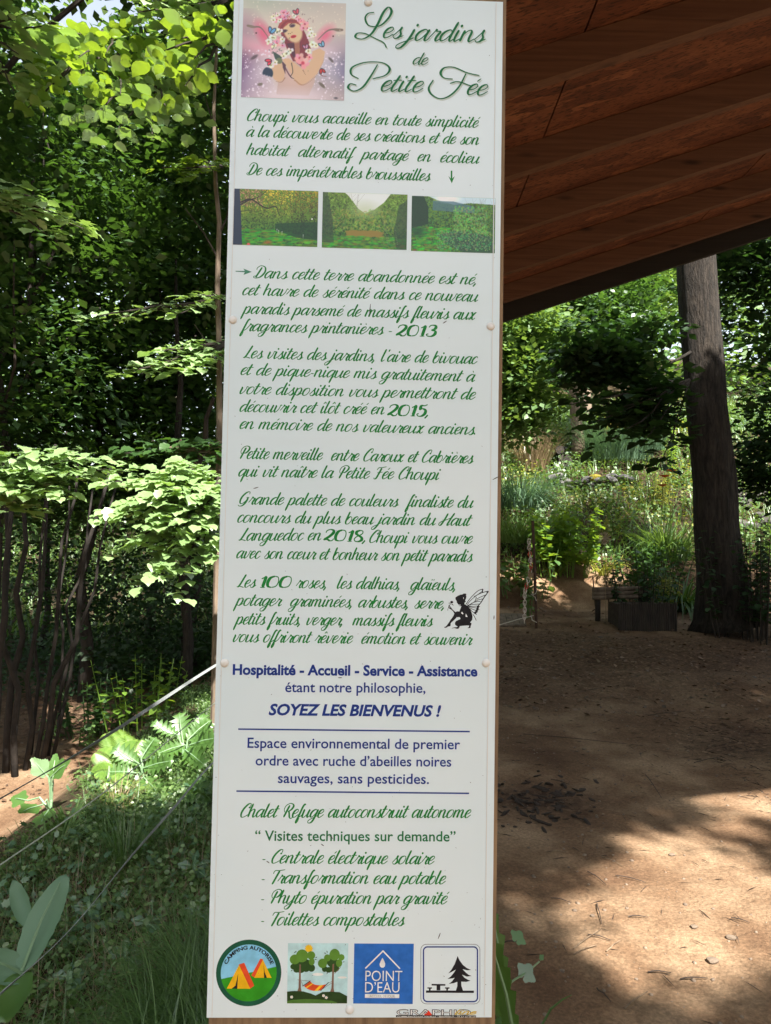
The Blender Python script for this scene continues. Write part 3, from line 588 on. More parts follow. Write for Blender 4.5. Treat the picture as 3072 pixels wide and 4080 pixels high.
def bfly(x, y, r, c, a):
    for da, k in ((-.5, 1), (.5, .85)): cv.ell(pp(x, y)[0] + r * .5 * math.cos(a + da), pp(x, y)[1] + r * .5 * math.sin(a + da), r * .62, r * .33, (28, 26, 40), .15, a + da); cv.ell(pp(x, y)[0] + r * .5 * math.cos(a + da), pp(x, y)[1] + r * .5 * math.sin(a + da), r * .48, r * .23, c, .2, a + da)
bfly(845, 190, .05, (190, 80, 95), -2.0); bfly(470, 490, .06, (90, 150, 195), -1.3); bfly(1235, 660, .05, (110, 165, 195), -2.2); bfly(990, 705, .045, (190, 130, 160), -1.9); bfly(480, 900, .055, (205, 60, 80), 2.6); bfly(1215, 1000, .05, (170, 40, 35), 1.2)
for k in range(4): cv.ell(*pp(400 + 28 * k, 1060 + 8 * k), .02, .04, (22, 40, 62), .2, .5 - .2 * k)
cv.line([pp(1200, 1060), pp(1230, 1100), pp(1290, 1108)], .004, (110, 60, 50)); cv.line([pp(780, 930), pp(800, 1060), pp(770, 1130), pp(820, 1160)], .005, (60, 45, 40))
cv.ell(*pp(235, 860), .04, .015, (90, 75, 80), .3, -.6); cv.ell(*pp(1355, 860), .035, .012, (95, 85, 88), .3, .8); cv.ell(*pp(330, 1260), .025, .014, (110, 100, 90), .3, -.3); cv.ell(*pp(1230, 1240), .04, .015, (100, 90, 80), .3, .7); cv.ell(*pp(1435, 1425), .02, .01, (30, 30, 35), .4)
cv.ell(.5, 1.0, .33, .07, (214, 198, 206), .9, op=.9)
cv.obj('portrait_picture', [(971.6, -3), (1379, 16), (1371, 402), (959, 386)], 1.06)
def land(seed, kind):
    c = Canvas(300, 198, (80, 110, 40)); r = c.r; r.seed(seed)
    if kind == 0: top, mid = (186, 160, 60), (96, 116, 36)
    elif kind == 1: top, mid = (110, 128, 60), (92, 112, 44)
    else: top, mid = (70, 100, 60), (60, 92, 50)
    for i in range(3800):
        x, y = r.random(), r.random() ** .9; t = min(1, y * 1.35); b = [top[k] * (1 - t) + (30, 70, 34)[k] * t for k in range(3)]
        if kind == 0 and x > .7: b = [v * .75 for v in b]
        if kind == 0 and x < .35 and y < .3: b = (150, 120, 90)
        j = r.uniform(.45, 1.4); c.ell(x, y, r.uniform(.004, .014), r.uniform(.003, .009), tuple(min(255, v * j) for v in b), .4, r.random() * 3, .8)
    if kind == 0:
        for i in range(500):
            x, y = r.random(), .7 + .3 * r.random()
            if y > .70 + .16 * max(0, x - .45) / .55: c.ell(x, y, .03, .008, (44 + r.randint(-20, 60), 118 + r.randint(-40, 40), 40), .5, 0, .8)
        c.poly([(.5, .6), (1, .55), (1, .88), (.75, .84), (.5, .72)], (16, 50, 30), .75)
        for i in range(22): x = .15 + r.random() * .8; c.line([(x, r.random() * .2), (x + r.uniform(-.03, .03), .4), (x + r.uniform(-.03, .03), .62 + r.random() * .08)], .0045, (40, 36, 26), .7)
        c.line([(.08, .28), (.18, .2), (.3, .13), (.4, .0)], .008, (30, 26, 24)); c.line([(.08, .24), (.2, .18), (.32, .28), (.4, .33), (.5, .3), (.54, .44)], .009, (30, 26, 24)); c.line([(.08, .4), (.2, .38), (.28, .42)], .005, (40, 36, 24))
        c.poly([(0, 0), (.07, 0), (.09, .4), (.115, 1), (0, 1)], (40, 48, 64)); c.ell(.42, .94, .04, .018, (150, 80, 50), .7, op=.7); c.ell(.19, .99, .02, .02, (190, 90, 90), .3); c.ell(.93, .5, .009, .009, (240, 240, 235), .3)
        for x, y in ((.52, .75), (.54, .77), (.58, .79), (.83, .84)): c.line([(x, y - .05), (x, y)], .004, (225, 225, 215))
    if kind == 1:
        c.poly([(.26, 0), (.3, .05), (.42, .28), (.5, .36), (.6, .3), (.72, .16), (.8, 0)], (206, 212, 212)); c.ell(.5, .3, .14, .08, (170, 180, 150), .8, op=.6)
        for i in range(420):
            x = r.random(); y = .3 + .4 * r.random(); t = abs(x - .5); c.ell(x, y, .02, .007, (128 + r.randint(-30, 30), 140 + r.randint(-25, 25), 74), .5, r.random() * 3, .55 * (1 - t))
        for i in range(260): x = .3 + .4 * r.random(); c.ell(x, .68 + .1 * r.random(), .03, .01, (120, 104, 52), .5, 0, .5)
        for i in range(420): c.ell(r.random(), .78 + .22 * r.random(), .025, .009, (60 + r.randint(-26, 50), 112 + r.randint(-40, 40), 44), .5, 0, .7)
        c.poly([(0, 0), (.06, 0), (.12, .5), (.14, .9), (0, .9)], (34, 50, 40), .6); c.poly([(.9, .2), (1, .1), (1, 1), (.88, 1), (.84, .7)], (34, 52, 38), .6)
        for i in range(16): x = r.random() * .35; c.line([(x, .6), (x + .06, .25), (x + r.uniform(.0, .2), .02)], .004, (54, 52, 44), .8)
        for i in range(10): x = .7 + r.random() * .3; c.line([(x, .9), (x - .04, .6), (x - r.uniform(.0, .1), .4)], .004, (110, 118, 92), .8)
    if kind == 2:
        c.poly([(.2, 0), (1, 0), (1, .12), (.7, .1), (.5, .14), (.3, .06)], (180, 200, 210)); c.ell(.42, .02, .12, .05, (235, 238, 240), .6); c.poly([(.25, .08), (.5, .08), (.75, .16), (.75, .28), (.25, .25)], (72, 100, 110), .8)
        c.poly([(0, 0), (.14, 0), (.2, .2), (.2, .5), (.0, .6)], (12, 44, 30), .9)
        for i in range(420): x = r.random() * .45; y = .56 + .44 * r.random(); c.ell(x + .05 * (y - .56), y, .022, .008, (44 + r.randint(-20, 60), 124 + r.randint(-50, 44), 44), .5, 0, .8)
        c.ell(.07, .64, .09, .06, (16, 56, 34), .6, op=.8); c.poly([(.3, .7), (.55, .6), (.95, .7), (1, 1), (.62, 1), (.42, .86)], (40, 66, 58), .7)
        for i in range(500): x = .3 + .65 * r.random(); y = .6 + .36 * r.random(); c.ell(x, y, .009, .006, (80 + r.randint(-30, 40), 130 + r.randint(-40, 40), 84), .4, r.random() * 3, .7)
        for i in range(400): x = .5 + .4 * r.random(); y = .16 + .5 * r.random(); c.ell(x, y, .012, .008, (96 + r.randint(-30, 40), 150 + r.randint(-40, 30), 80), .4, r.random() * 3, .6)
        for i in range(14): x = .7 + r.random() * .3; c.line([(x, .5), (x - .02, .2), (x + r.uniform(-.08, .08), .02)], .0035, (70, 76, 76), .7)
    return c
land(1, 0).obj('landscape_picture', [(932, 750), (1268.6, 763.5), (1264, 984), (924, 975)], 1.15)
land(2, 1).obj('landscape_picture', [(1286.6, 764), (1623.5, 777), (1620, 998), (1282, 984)], 1.15)
land(3, 2).obj('landscape_picture', [(1641, 779), (1974, 792), (1971, 1011), (1638, 998)], 1.15)
# specks of dirt and a few insects caught on the sheet
I = Ink(0.0005)
for _ in range(190):
    u = random.uniform(-.195, .195); v = -0.74 + 1.45 * random.random() ** 1.6; r = random.uniform(.0003, .0009); a = random.random() * 3
    I.ribbon([(u, v), (u + r * math.cos(a), v + r * math.sin(a)), (u + 2 * r * math.cos(a + .4), v + 2 * r * math.sin(a + .4))], random.uniform(.0001, .00032))
for x, y, L, a in ((1474, 1235, 24, 1.5), (1772, 1284, 9, .6), (1020, 1944, 10, .3), (1068, 3434, 7, -.6), (1320, 3335, 9, -.7), (1285, 3366, 7, -.6), (1975, 1905, 14, .5), (1750, 3728, 12, 1.2), (1968, 2460, 8, 1.5), (1355, 2700, 8, 0)):
    u, v = bd(x, y); k = L / 2755; I.ribbon([(u - k * math.cos(a), v - k * math.sin(a)), (u, v), (u + k * math.cos(a), v + k * math.sin(a))], [.0003, .0007, .0003])
sp = I.build('dirt_speck', ink('speck', (0.06, 0.055, 0.05))); sp['kind'] = 'stuff'
# ------------------------------------------------------------------ ground: one sheet
def axis(lo, hi, step, far, g=1.09):
    a = list(np.arange(lo, hi, step)); s = step; x = a[-1]
    while x < far: s *= g; x += s; a.append(x)
    s = step; x = a[0]; b = []
    while x > -far: s *= g; x -= s; b.append(x)
    return np.array(b[::-1] + a)
gx = axis(-4.6, 4.6, 0.036, 260); gy = axis(1.2, 8.5, 0.036, 260)
XX, YY = np.meshgrid(gx, gy, indexing='ij'); ZZ = terr(XX, YY)
nx_, ny_ = XX.shape
idx = np.arange(nx_ * ny_).reshape(nx_, ny_)
F = np.stack([idx[:-1, :-1], idx[1:, :-1], idx[1:, 1:], idx[:-1, 1:]], -1).reshape(-1, 4)
gme = mesh_np('ground', np.stack([XX, YY, ZZ], -1).reshape(-1, 3), F, smooth=True)
wet = np.clip(sm(-0.35, -0.9, XX) * sm(-2.45, -1.8, XX) + 0.9 * sm(11.2, 12.2, YY) * (XX > -0.5) + sm(9, 12, YY) * (XX < 0), 0, 1)   # planted soil
wet = np.maximum(wet, 0.75 * sm(0.12, 0.02, np.abs(XX - 0.22 - 0.1 * (YY - 1.6))) * sm(3.0, 2.2, YY))
at_ = gme.attributes.new('planted', 'FLOAT', 'POINT'); at_.data.foreach_set('value', wet.astype(np.float32).ravel())
lit_ = np.clip(0.95 * np.exp(-((XX - .86) / .36) ** 2 - ((YY - 3.98) / .2) ** 2) + .8 * np.exp(-((XX - 2.35) / .5) ** 2 - ((YY - 4.9) / .35) ** 2) + (0.85 * sm(4.2, 7.5, YY) - .75 * sm(8.2, 9.4, YY) * sm(4.6, 3.4, XX)) * (XX > -0.3) + 0.6 * sm(-2.6, -3.6, XX) * sm(6, 8, YY), 0, 1)           # leaf litter
at_ = gme.attributes.new('litter', 'FLOAT', 'POINT'); at_.data.foreach_set('value', lit_.astype(np.float32).ravel())
m, t, b = newmat('earth'); b.inputs['Roughness'].default_value = 0.95; b.inputs['Specular IOR Level'].default_value = 0.15
tc = t.nodes.new('ShaderNodeTexCoord')
def noise(sc, det=6, rough=.6, dist=0.0):
    n = t.nodes.new('ShaderNodeTexNoise'); n.inputs['Scale'].default_value = sc; n.inputs['Detail'].default_value = det; n.inputs['Roughness'].default_value = rough; n.inputs['Distortion'].default_value = dist
    t.links.new(tc.outputs['Object'], n.inputs['Vector']); return n
def ramp(src, *st):
    r = t.nodes.new('ShaderNodeValToRGB'); e = r.color_ramp.elements
    while len(e) < len(st): e.new(0.5)
    for k, (p_, c_) in enumerate(st): e[k].position = p_; e[k].color = (*c_, 1)
    t.links.new(src, r.inputs[0]); return r.outputs[0]
def mixc(f_, a, b_, mode='MIX'):
    x = t.nodes.new('ShaderNodeMixRGB'); x.blend_type = mode
    if isinstance(f_, float): x.inputs[0].default_value = f_
    else: t.links.new(f_, x.inputs[0])
    t.links.new(a, x.inputs[1]); t.links.new(b_, x.inputs[2]); return x.outputs[0]
sand = ramp(noise(1.6, 8).outputs[0], (.32, (.105, .056, .032)), (.48, (.20, .122, .072)), (.62, (.33, .225, .142)))
grit = ramp(noise(75, 4, .7).outputs[0], (.36, (.68, .68, .68)), (.56, (1, 1, 1)), (.72, (1.35, 1.3, 1.25)))
sand = mixc(1.0, sand, grit, 'MULTIPLY')
flak = t.nodes.new('ShaderNodeTexVoronoi'); flak.inputs['Scale'].default_value = 42; t.links.new(tc.outputs['Object'], flak.inputs['Vector'])
litc = ramp(flak.outputs['Color'], (.1, (.03, .018, .012)), (.55, (.075, .042, .026)), (.85, (.13, .08, .05)), (.97, (.22, .15, .10)))
plant = ramp(noise(22, 6).outputs[0], (.35, (.018, .014, .008)), (.6, (.05, .036, .02)), (.75, (.045, .055, .02)))
def attr(nm): a = t.nodes.new('ShaderNodeAttribute'); a.attribute_name = nm; return a.outputs['Fac']
col = mixc(attr('litter'), sand, litc); col = mixc(attr('planted'), col, plant)
t.links.new(col, b.inputs['Base Color'])
bn = noise(26, 10, .72); bn2 = t.nodes.new('ShaderNodeTexVoronoi'); bn2.inputs['Scale'].default_value = 60; t.links.new(tc.outputs['Object'], bn2.inputs['Vector'])
ad = t.nodes.new('ShaderNodeMath'); ad.operation = 'MULTIPLY_ADD'; t.links.new(bn2.outputs['Distance'], ad.inputs[0]); ad.inputs[1].default_value = -0.10; t.links.new(bn.outputs[0], ad.inputs[2])
bp = t.nodes.new('ShaderNodeBump'); bp.inputs['Strength'].default_value = 0.7; bp.inputs['Distance'].default_value = 0.03; t.links.new(ad.outputs[0], bp.inputs['Height']); t.links.new(bp.outputs[0], b.inputs['Normal'])
tag(link('ground', gme, m), kind='structure')

# ------------------------------------------------------------------ shelter roof
RS, RZ = 0.345, EYE + 1.28
Y0, Y1, X0, X1 = 1.45, 4.40, -0.02, 4.3
osb, t, b = newmat('osb'); b.inputs['Roughness'].default_value = 0.75
tc = t.nodes.new('ShaderNodeTexCoord'); mp = t.nodes.new('ShaderNodeMapping'); t.links.new(tc.outputs['Object'], mp.inputs[0]); mp.inputs['Scale'].default_value = (5, 17, 5)
nz = t.nodes.new('ShaderNodeTexNoise'); nz.inputs['Scale'].default_value = 1.2; nz.inputs['Detail'].default_value = 3; t.links.new(mp.outputs[0], nz.inputs['Vector'])
mv = t.nodes.new('ShaderNodeMixRGB'); mv.inputs[0].default_value = 0.35; t.links.new(mp.outputs[0], mv.inputs[1]); t.links.new(nz.outputs['Color'], mv.inputs[2])
vo = t.nodes.new('ShaderNodeTexVoronoi'); vo.inputs['Scale'].default_value = 2.2; t.links.new(mv.outputs[0], vo.inputs['Vector'])
o_ = ramp(vo.outputs['Color'], (.1, (.10, .031, .013)), (.45, (.165, .056, .025)), (.75, (.22, .08, .035)), (.95, (.30, .12, .056)))
nz2 = t.nodes.new('ShaderNodeTexNoise'); nz2.inputs['Scale'].default_value = 9; nz2.inputs['Detail'].default_value = 8; t.links.new(mp.outputs[0], nz2.inputs['Vector'])
o_ = mixc(1.0, o_, ramp(nz2.outputs[0], (.36, (.28, .26, .25)), (.46, (.9, .9, .9)), (.7, (1.15, 1.1, 1.05))), 'MULTIPLY'); t.links.new(o_, b.inputs['Base Color'])
bp = t.nodes.new('ShaderNodeBump'); bp.inputs['Strength'].default_value = 0.7; bp.inputs['Distance'].default_value = 0.006; t.links.new(vo.outputs['Color'], bp.inputs['Height']); t.links.new(bp.outputs[0], b.inputs['Normal'])
def woodmat(name, c1, c2, c3):
    m, t, b = newmat(name); b.inputs['Roughness'].default_value = 0.7
    tc = t.nodes.new('ShaderNodeTexCoord'); mp = t.nodes.new('ShaderNodeMapping'); t.links.new(tc.outputs['Object'], mp.inputs[0]); mp.inputs['Scale'].default_value = (1.2, 34, 34)
    n = t.nodes.new('ShaderNodeTexNoise'); n.inputs['Scale'].default_value = 2.0; n.inputs['Detail'].default_value = 8; n.inputs['Distortion'].default_value = .6; t.links.new(mp.outputs[0], n.inputs['Vector'])
    r = t.nodes.new('ShaderNodeValToRGB'); r.color_ramp.elements[0].position = .3; r.color_ramp.elements[0].color = (*c1, 1); r.color_ramp.elements[1].position = .7; r.color_ramp.elements[1].color = (*c2, 1); t.links.new(n.outputs[0], r.inputs[0])
    v = t.nodes.new('ShaderNodeTexVoronoi'); v.inputs['Scale'].default_value = 3.4; m2 = t.nodes.new('ShaderNodeMapping'); m2.inputs['Scale'].default_value = (.8, 3.2, 3.2); t.links.new(tc.outputs['Object'], m2.inputs[0]); t.links.new(m2.outputs[0], v.inputs['Vector'])
    k = t.nodes.new('ShaderNodeValToRGB'); k.color_ramp.elements[0].position = .05; k.color_ramp.elements[0].color = (1, 1, 1, 1); k.color_ramp.elements[1].position = .16; k.color_ramp.elements[1].color = (0, 0, 0, 1); t.links.new(v.outputs['Distance'], k.inputs[0])
    x = t.nodes.new('ShaderNodeMixRGB'); t.links.new(k.outputs[0], x.inputs[0]); t.links.new(r.outputs[0], x.inputs[1]); x.inputs[2].default_value = (*c3, 1); t.links.new(x.outputs[0], b.inputs['Base Color'])
    bp = t.nodes.new('ShaderNodeBump'); bp.inputs['Strength'].default_value = .3; bp.inputs['Distance'].default_value = .003; t.links.new(n.outputs[0], bp.inputs['Height']); t.links.new(bp.outputs[0], b.inputs['Normal'])
    return m
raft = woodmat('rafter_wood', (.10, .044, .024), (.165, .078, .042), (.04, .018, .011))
raftd = woodmat('fascia_wood_backlit', (.012, .009, .008), (.022, .016, .013), (.008, .006, .005))  # near-black: the backlit look is put into the wood colour
felt = pmat('roof_felt', (.03, .03, .032), .9)
roof = empty('shelter_roof', (2.1, 3.1, 0), 'sloping shelter roof of rust brown strand board on timber rafters above the clearing', 'roof')
def slab(name, x0, x1, y0, y1, zb, th, mat, bev=0.0):
    mb = MB(); vs = [(x0, y0, RZ + RS * x0 + zb), (x1, y0, RZ + RS * x1 + zb), (x1, y1, RZ + RS * x1 + zb), (x0, y1, RZ + RS * x0 + zb)]
    vs += [(x, y, z + th) for x, y, z in vs]; mb.add(vs, [(0, 3, 2, 1), (4, 5, 6, 7), (0, 1, 5, 4), (1, 2, 6, 5), (2, 3, 7, 6), (3, 0, 4, 7)])
    return mb.build(name, mat, roof)
xs_ = [X0, 0.545, 1.79, 3.04, X1]
for i in range(4): slab('sheathing_panel', xs_[i] + .003, xs_[i + 1] - .003, Y0, Y1 - .002, (i % 2) * .0015, .018, osb)
for yr in (2.05, 2.60, 3.15, 3.70, 4.22): slab('rafter', X0, X1, yr, yr + .042, -.102, .1, raft)
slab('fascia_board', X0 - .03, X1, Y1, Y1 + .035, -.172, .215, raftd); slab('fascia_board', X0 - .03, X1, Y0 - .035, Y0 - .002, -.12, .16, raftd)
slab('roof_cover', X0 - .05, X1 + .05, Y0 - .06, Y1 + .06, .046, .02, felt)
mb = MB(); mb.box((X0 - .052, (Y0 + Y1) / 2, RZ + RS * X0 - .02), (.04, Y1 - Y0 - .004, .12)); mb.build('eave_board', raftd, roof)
for x, y in ((.06, 4.30), (4.18, 4.30), (4.18, 1.92)):
    zt = RZ + RS * x - .175; zb = float(terr(x, y)) - .05; mb = MB(); mb.box((x, y, (zt + zb) / 2), (.1, .1, zt - zb)); mb.build('post', raft, roof)

# ------------------------------------------------------------------ vegetation kit
def rdir(n):
    v = rng.normal(size=(n, 3)); return v / np.linalg.norm(v, axis=1, keepdims=True)
def unit(v): return v / (np.linalg.norm(v, axis=-1, keepdims=True) + 1e-9)
def T_leaf():      # folded oval leaf, six triangles
    V = np.array([(0, 0, 0), (0, .5, -.03), (0, 1.02, -.10), (-.36, .24, .06), (-.36, .66, .05), (.36, .24, .06), (.36, .66, .05)], float)
    return V, np.array([(0, 1, 3), (1, 4, 3), (1, 2, 4), (0, 5, 1), (1, 5, 6), (1, 6, 2)])
def T_small():
    return np.array([(0, 0, 0), (-.36, .45, .04), (0, 1, -.05), (.36, .45, .04)], float), np.array([(0, 2, 1), (0, 3, 2)])
def T_lobe():      # lobed maple-like leaf
    ang = [-90, -35, -12, 12, 32, 52, 70, 90, 110, 128, 148, 168, 192, 215]; rad = [.18, .42, .30, .62, .44, .82, .5, 1.0, .5, .82, .44, .62, .30, .42]
    V = [(0, .28, 0)] + [(.55 * r * math.cos(math.radians(a)), .28 + .72 * r * math.sin(math.radians(a)), -.07 * r) for a, r in zip(ang, rad)]
    return np.array(V), np.array([(0, i, i % 14 + 1) for i in range(1, 15)])
def T_narrow():
    return np.array([(0, 0, 0), (-.12, .4, .04), (0, 1, -.12), (.12, .4, .04)], float), np.array([(0, 2, 1), (0, 3, 2)])
def T_hazel():
    ys = [.07, .20, .34, .48, .62, .76, .88]; ws = [.16, .33, .38, .43, .37, .30, .15]; V = [(0, 0, 0)] + [(0, y, -.10 * y * y) for y in ys] + [(0, 1.06, -.18)]
    V += [(-w_, y + .03, .16 * w_ - .12 * y * y - .05 * (i % 2)) for i, (y, w_) in enumerate(zip(ys, ws))] + [(w_, y + .03, .13 * w_ - .12 * y * y + .04 * (i % 2)) for i, (y, w_) in enumerate(zip(ys, ws))]; F = [(0, 1, 9), (0, 16, 1)]
    for i in range(6): F += [(1 + i, 2 + i, 10 + i), (1 + i, 10 + i, 9 + i), (1 + i, 16 + i, 17 + i), (1 + i, 17 + i, 2 + i)]
    F += [(7, 8, 15), (7, 22, 8)]; return np.array(V, float), np.array(F)
TH = T_hazel()
TL, TS, TM, TN = T_leaf(), T_small(), T_lobe(), T_narrow()
def leaf_arrays(P, N, U, S, tpl):
    V, F = tpl; U = unit(U - N * (U * N).sum(1, keepdims=True)); W = np.cross(U, N); S = np.asarray(S)[:, None, None]
    A = P[:, None, :] + S * (V[None, :, 0:1] * W[:, None, :] + V[None, :, 1:2] * U[:, None, :] + V[None, :, 2:3] * N[:, None, :])
    n = len(P); return A.reshape(-1, 3), (F[None] + (np.arange(n) * len(V))[:, None, None]).reshape(-1, 3)
def join(parts):
    Vs, Fs, o = [], [], 0
    for V, F in parts: Vs.append(V); Fs.append(F + o); o += len(V)
    return np.vstack(Vs), np.vstack(Fs)
def sprays(C0, R, k, size, tpl, up=0.75, flat=0.35, lean=None):   # k leaves in a flattened spray round each centre
    n = len(C0); P = np.repeat(C0, k, 0); ax = np.repeat(unit(np.c_[rng.normal(size=(n, 2)) * (1 - up) * 1.2, np.ones(n)]), k, 0)
    d = rdir(n * k); d = d - ax * (d * ax).sum(1, keepdims=True) * (1 - flat); r = R * rng.random(n * k) ** .55
    P = P + d * r[:, None]; N = unit(ax + rdir(n * k) * .55 + (0 if lean is None else np.array(lean))); U = unit(d + rdir(n * k) * .5 + np.array([0, 0, -.35]))
    return leaf_arrays(P, N, U, size * rng.uniform(.65, 1.25, n * k), tpl)
def blades(P, L, Wd, lean=.35, bend=.6, seg=3, spread=None, az=None):
    n = len(P); a = rng.random(n) * 2 * math.pi if az is None else az; H = np.c_[np.cos(a), np.sin(a), np.zeros(n)]; L = np.broadcast_to(L, (n,)); Wd = np.broadcast_to(Wd, (n,))
    Sd = np.c_[-np.sin(a), np.cos(a), np.zeros(n)]; ln = lean * rng.random(n); bd_ = bend * rng.uniform(.3, 1.2, n); V = []
    for i in range(seg + 1):
        s = i / seg; th = ln + bd_ * s * 1.2
        c = P + H * (L * s * np.sin(th))[:, None] + np.array([0, 0, 1.]) * (L * s * np.cos(th))[:, None]; w_ = (Wd * (1 - s) ** .7 * .5)[:, None]
        V += [c - Sd * w_, c + Sd * w_] if i < seg else [c]
    V = np.stack(V, 1); m = V.shape[1]; F = []
    for i in range(seg - 1): F += [(2 * i, 2 * i + 1, 2 * i + 3), (2 * i, 2 * i + 3, 2 * i + 2)]
    F.append((2 * seg - 2, 2 * seg - 1, 2 * seg)); F = np.array(F)
    return V.reshape(-1, 3), (F[None] + (np.arange(n) * m)[:, None, None]).reshape(-1, 3)
def proj(P):
    q = P - np.array([0, 0, EYE]); x = q @ np.array(CR); y = q @ np.array(CU); z = q @ np.array(CF); z = np.where(np.abs(z) < 1e-3, 1e-3, z)
    return 833 + F2 * x / z, 1106.2 - F2 * y / z, z
SV = np.array(SUN)
GAPS = []                       # places the sun reaches through the leaves: (point, radius)
def lit(p, r, e=.22): GAPS.append((np.array(p), r + e))
def clear(P, keep=None):
    ok = np.ones(len(P), bool)
    for T, r in GAPS:
        d = P - T; tt = d @ SV; dist = np.linalg.norm(d - tt[:, None] * SV, axis=1); ok &= ~((tt > .35) & (dist < r))
    px, py, z = proj(P); ok &= ~((z > 0) & (((px - 185) / 80) ** 2 + ((py - 15) / 72) ** 2 < 1)); ok &= ~((z > 0) & (((px - 250) / 26) ** 2 + ((py - 8) / 24) ** 2 < 1))
    ok &= ~((z > 0) & (z < 1.6) & (px > -300) & (px < 1966) & (py > -200) & (py < 2500))
    ok &= ~((P[:, 0] > -.5) & (P[:, 0] < 4.8) & (P[:, 1] > 1.4) & (P[:, 1] < 4.9) & (P[:, 2] > 1.0) & (P[:, 2] < RZ + .3 + RS * P[:, 0]))
    ok &= ~((z > 5.8) & (px < 520) & (py < 130) & (rng.random(len(P)) < .62))
    ok &= ~((z > 4.4) & (z < 30) & (px > 1080) & (py > 560) & (P[:, 2] < terr(P[:, 0], P[:, 1]) + .1))
    return ok
def ellip(c, r, n, hollow=.0):
    d = rdir(n) * (hollow + (1 - hollow) * rng.random(n)[:, None] ** (1 / 2.4)); return np.array(c) + d * np.array(r)
# leaf and bark materials
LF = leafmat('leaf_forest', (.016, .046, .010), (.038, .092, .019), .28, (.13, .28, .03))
LH = leafmat('leaf_hazel', (.14, .26, .07), (.25, .38, .14), .36, (.32, .52, .07), .45, .24)  # paler than real leaves: blown-out sun is put into the colour
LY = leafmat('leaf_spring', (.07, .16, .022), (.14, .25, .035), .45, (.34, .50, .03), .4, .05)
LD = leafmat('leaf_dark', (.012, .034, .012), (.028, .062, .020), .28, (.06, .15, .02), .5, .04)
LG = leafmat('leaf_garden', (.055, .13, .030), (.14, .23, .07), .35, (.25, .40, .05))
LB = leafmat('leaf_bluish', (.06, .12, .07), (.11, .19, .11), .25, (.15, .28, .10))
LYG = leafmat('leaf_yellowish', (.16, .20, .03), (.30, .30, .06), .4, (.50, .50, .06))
LGR = leafmat('grass_blade', (.032, .085, .014), (.085, .16, .034), .3, (.14, .28, .03))
LST = leafmat('straw', (.13, .085, .045), (.28, .20, .11), .2, (.3, .22, .1))
BK = pmat('bark', (.011, .008, .006), .95, (.050, .038, .029), 9, 10, bump=1.0, stretch=(2.4, 2.4, .5), bscale=16, dist=.8, bdist=.06, lo=.38, hi=.66)
BKD = pmat('bark_thin', (.016, .012, .010), .9, (.045, .034, .026), 12, 6, bump=.5, stretch=(1, 1, .4), bscale=20)
BKL = pmat('bark_pale', (.09, .065, .045), .9, (.20, .15, .11), 12, 6, bump=.5, stretch=(1, 1, .4), bscale=20)
def limb_pts(a, b, n=6, wob=.08, sag=0.0):
    a = Vector(a); b = Vector(b); L = (b - a).length; out = []
    for i in range(n + 1):
        s = i / n; q = a.lerp(b, s); k = wob * L * math.sin(s * math.pi)
        out.append(q + Vector((random.uniform(-1, 1), random.uniform(-1, 1), random.uniform(-.5, .5))) * k * .5 + Vector((0, 0, -sag * L * s * s)))
    return out
def tree(name, label, cat, base, trunk, r0, crowns, lsize, k, mat, tpl=None, bark=None, R=.38, group=None, up=.75, nb=5, flare=1.0):
    x, y = base; z = float(terr(x, y)); root = empty(name, (x, y, z), label, cat, group)
    top = Vector((x + trunk[0], y + trunk[1], z + trunk[2])); mb = MB(); pts = limb_pts((x, y, z - .1), top, 8, .05)
    rad = [r0 * (1 - .72 * i / 8) for i in range(9)]; rad[0] *= 1 + .25 * flare
    mb.tube(pts, rad, 10, noise=.12); mb.build('trunk', bark or BKD, root, smooth=True)
    Cs = []
    for c, r, n in crowns:
        P = ellip(c, r, n, .15); Cs.append(P)
    P = np.vstack(Cs); P = P[clear(P)]
    if len(P) == 0: return root
    for i in range(nb):
        q = P[rng.integers(len(P))]; s = .35 + .6 * random.random(); st = pts[min(8, int(s * 8))]; mb = MB(); L = limb_pts(st, Vector(q), 5, .15); mb.tube(L, [r0 * .4 * (1 - .8 * j / 5) for j in range(6)], 6); mb.build('branch', bark or BKD, root)
    Q = np.repeat(P, 1, 0)
    V, F = sprays(P, R, k, lsize, tpl or TS, up=up)
    tag(link('foliage', mesh_np('foliage', V, F), mat, root), kind='stuff')
    return root
# ------------------------------------------------------------------ where the sun gets through
G = gnd
for px, py, r in ((1550, 1925, .40), (1640, 1965, .30), (1610, 1715, .42), (1480, 1740, .2), (1300, 1790, .24), (1250, 1770, .12), (1440, 1985, .20), (1310, 2120, .20), (1220, 2060, .16), (1180, 2030, .12), (1400, 1890, .10), (1150, 1905, .09), (1540, 2120, .08), (1250, 1930, .13), (1600, 2190, .1), (1365, 2140, .1), (1190, 1985, .1),
                  (140, 1640, .22), (60, 1690, .3), (30, 1730, .3), (330, 1560, .3), (230, 1565, .2), (270, 1590, .2), (400, 1545, .14)): lit(G(px, py), r, .27 if r > .38 and py > 1800 else (.16 if r > .38 else .06))
for _ in range(60): lit(at(random.uniform(0, 480), random.uniform(20, 300), random.uniform(5.5, 8.0)), random.uniform(.05, .14), .14)
for _ in range(90): lit(at(random.uniform(0, 480), random.uniform(60, 1250), random.uniform(5.8, 8.5)), random.uniform(.03, .1), .12)
for px, py, D, r in ((250, 1190, 17, 1.3), (90, 1220, 16, .9), (180, 1230, 15, .8), (330, 1180, 16, .8)): lit(at(px, py, D), r)
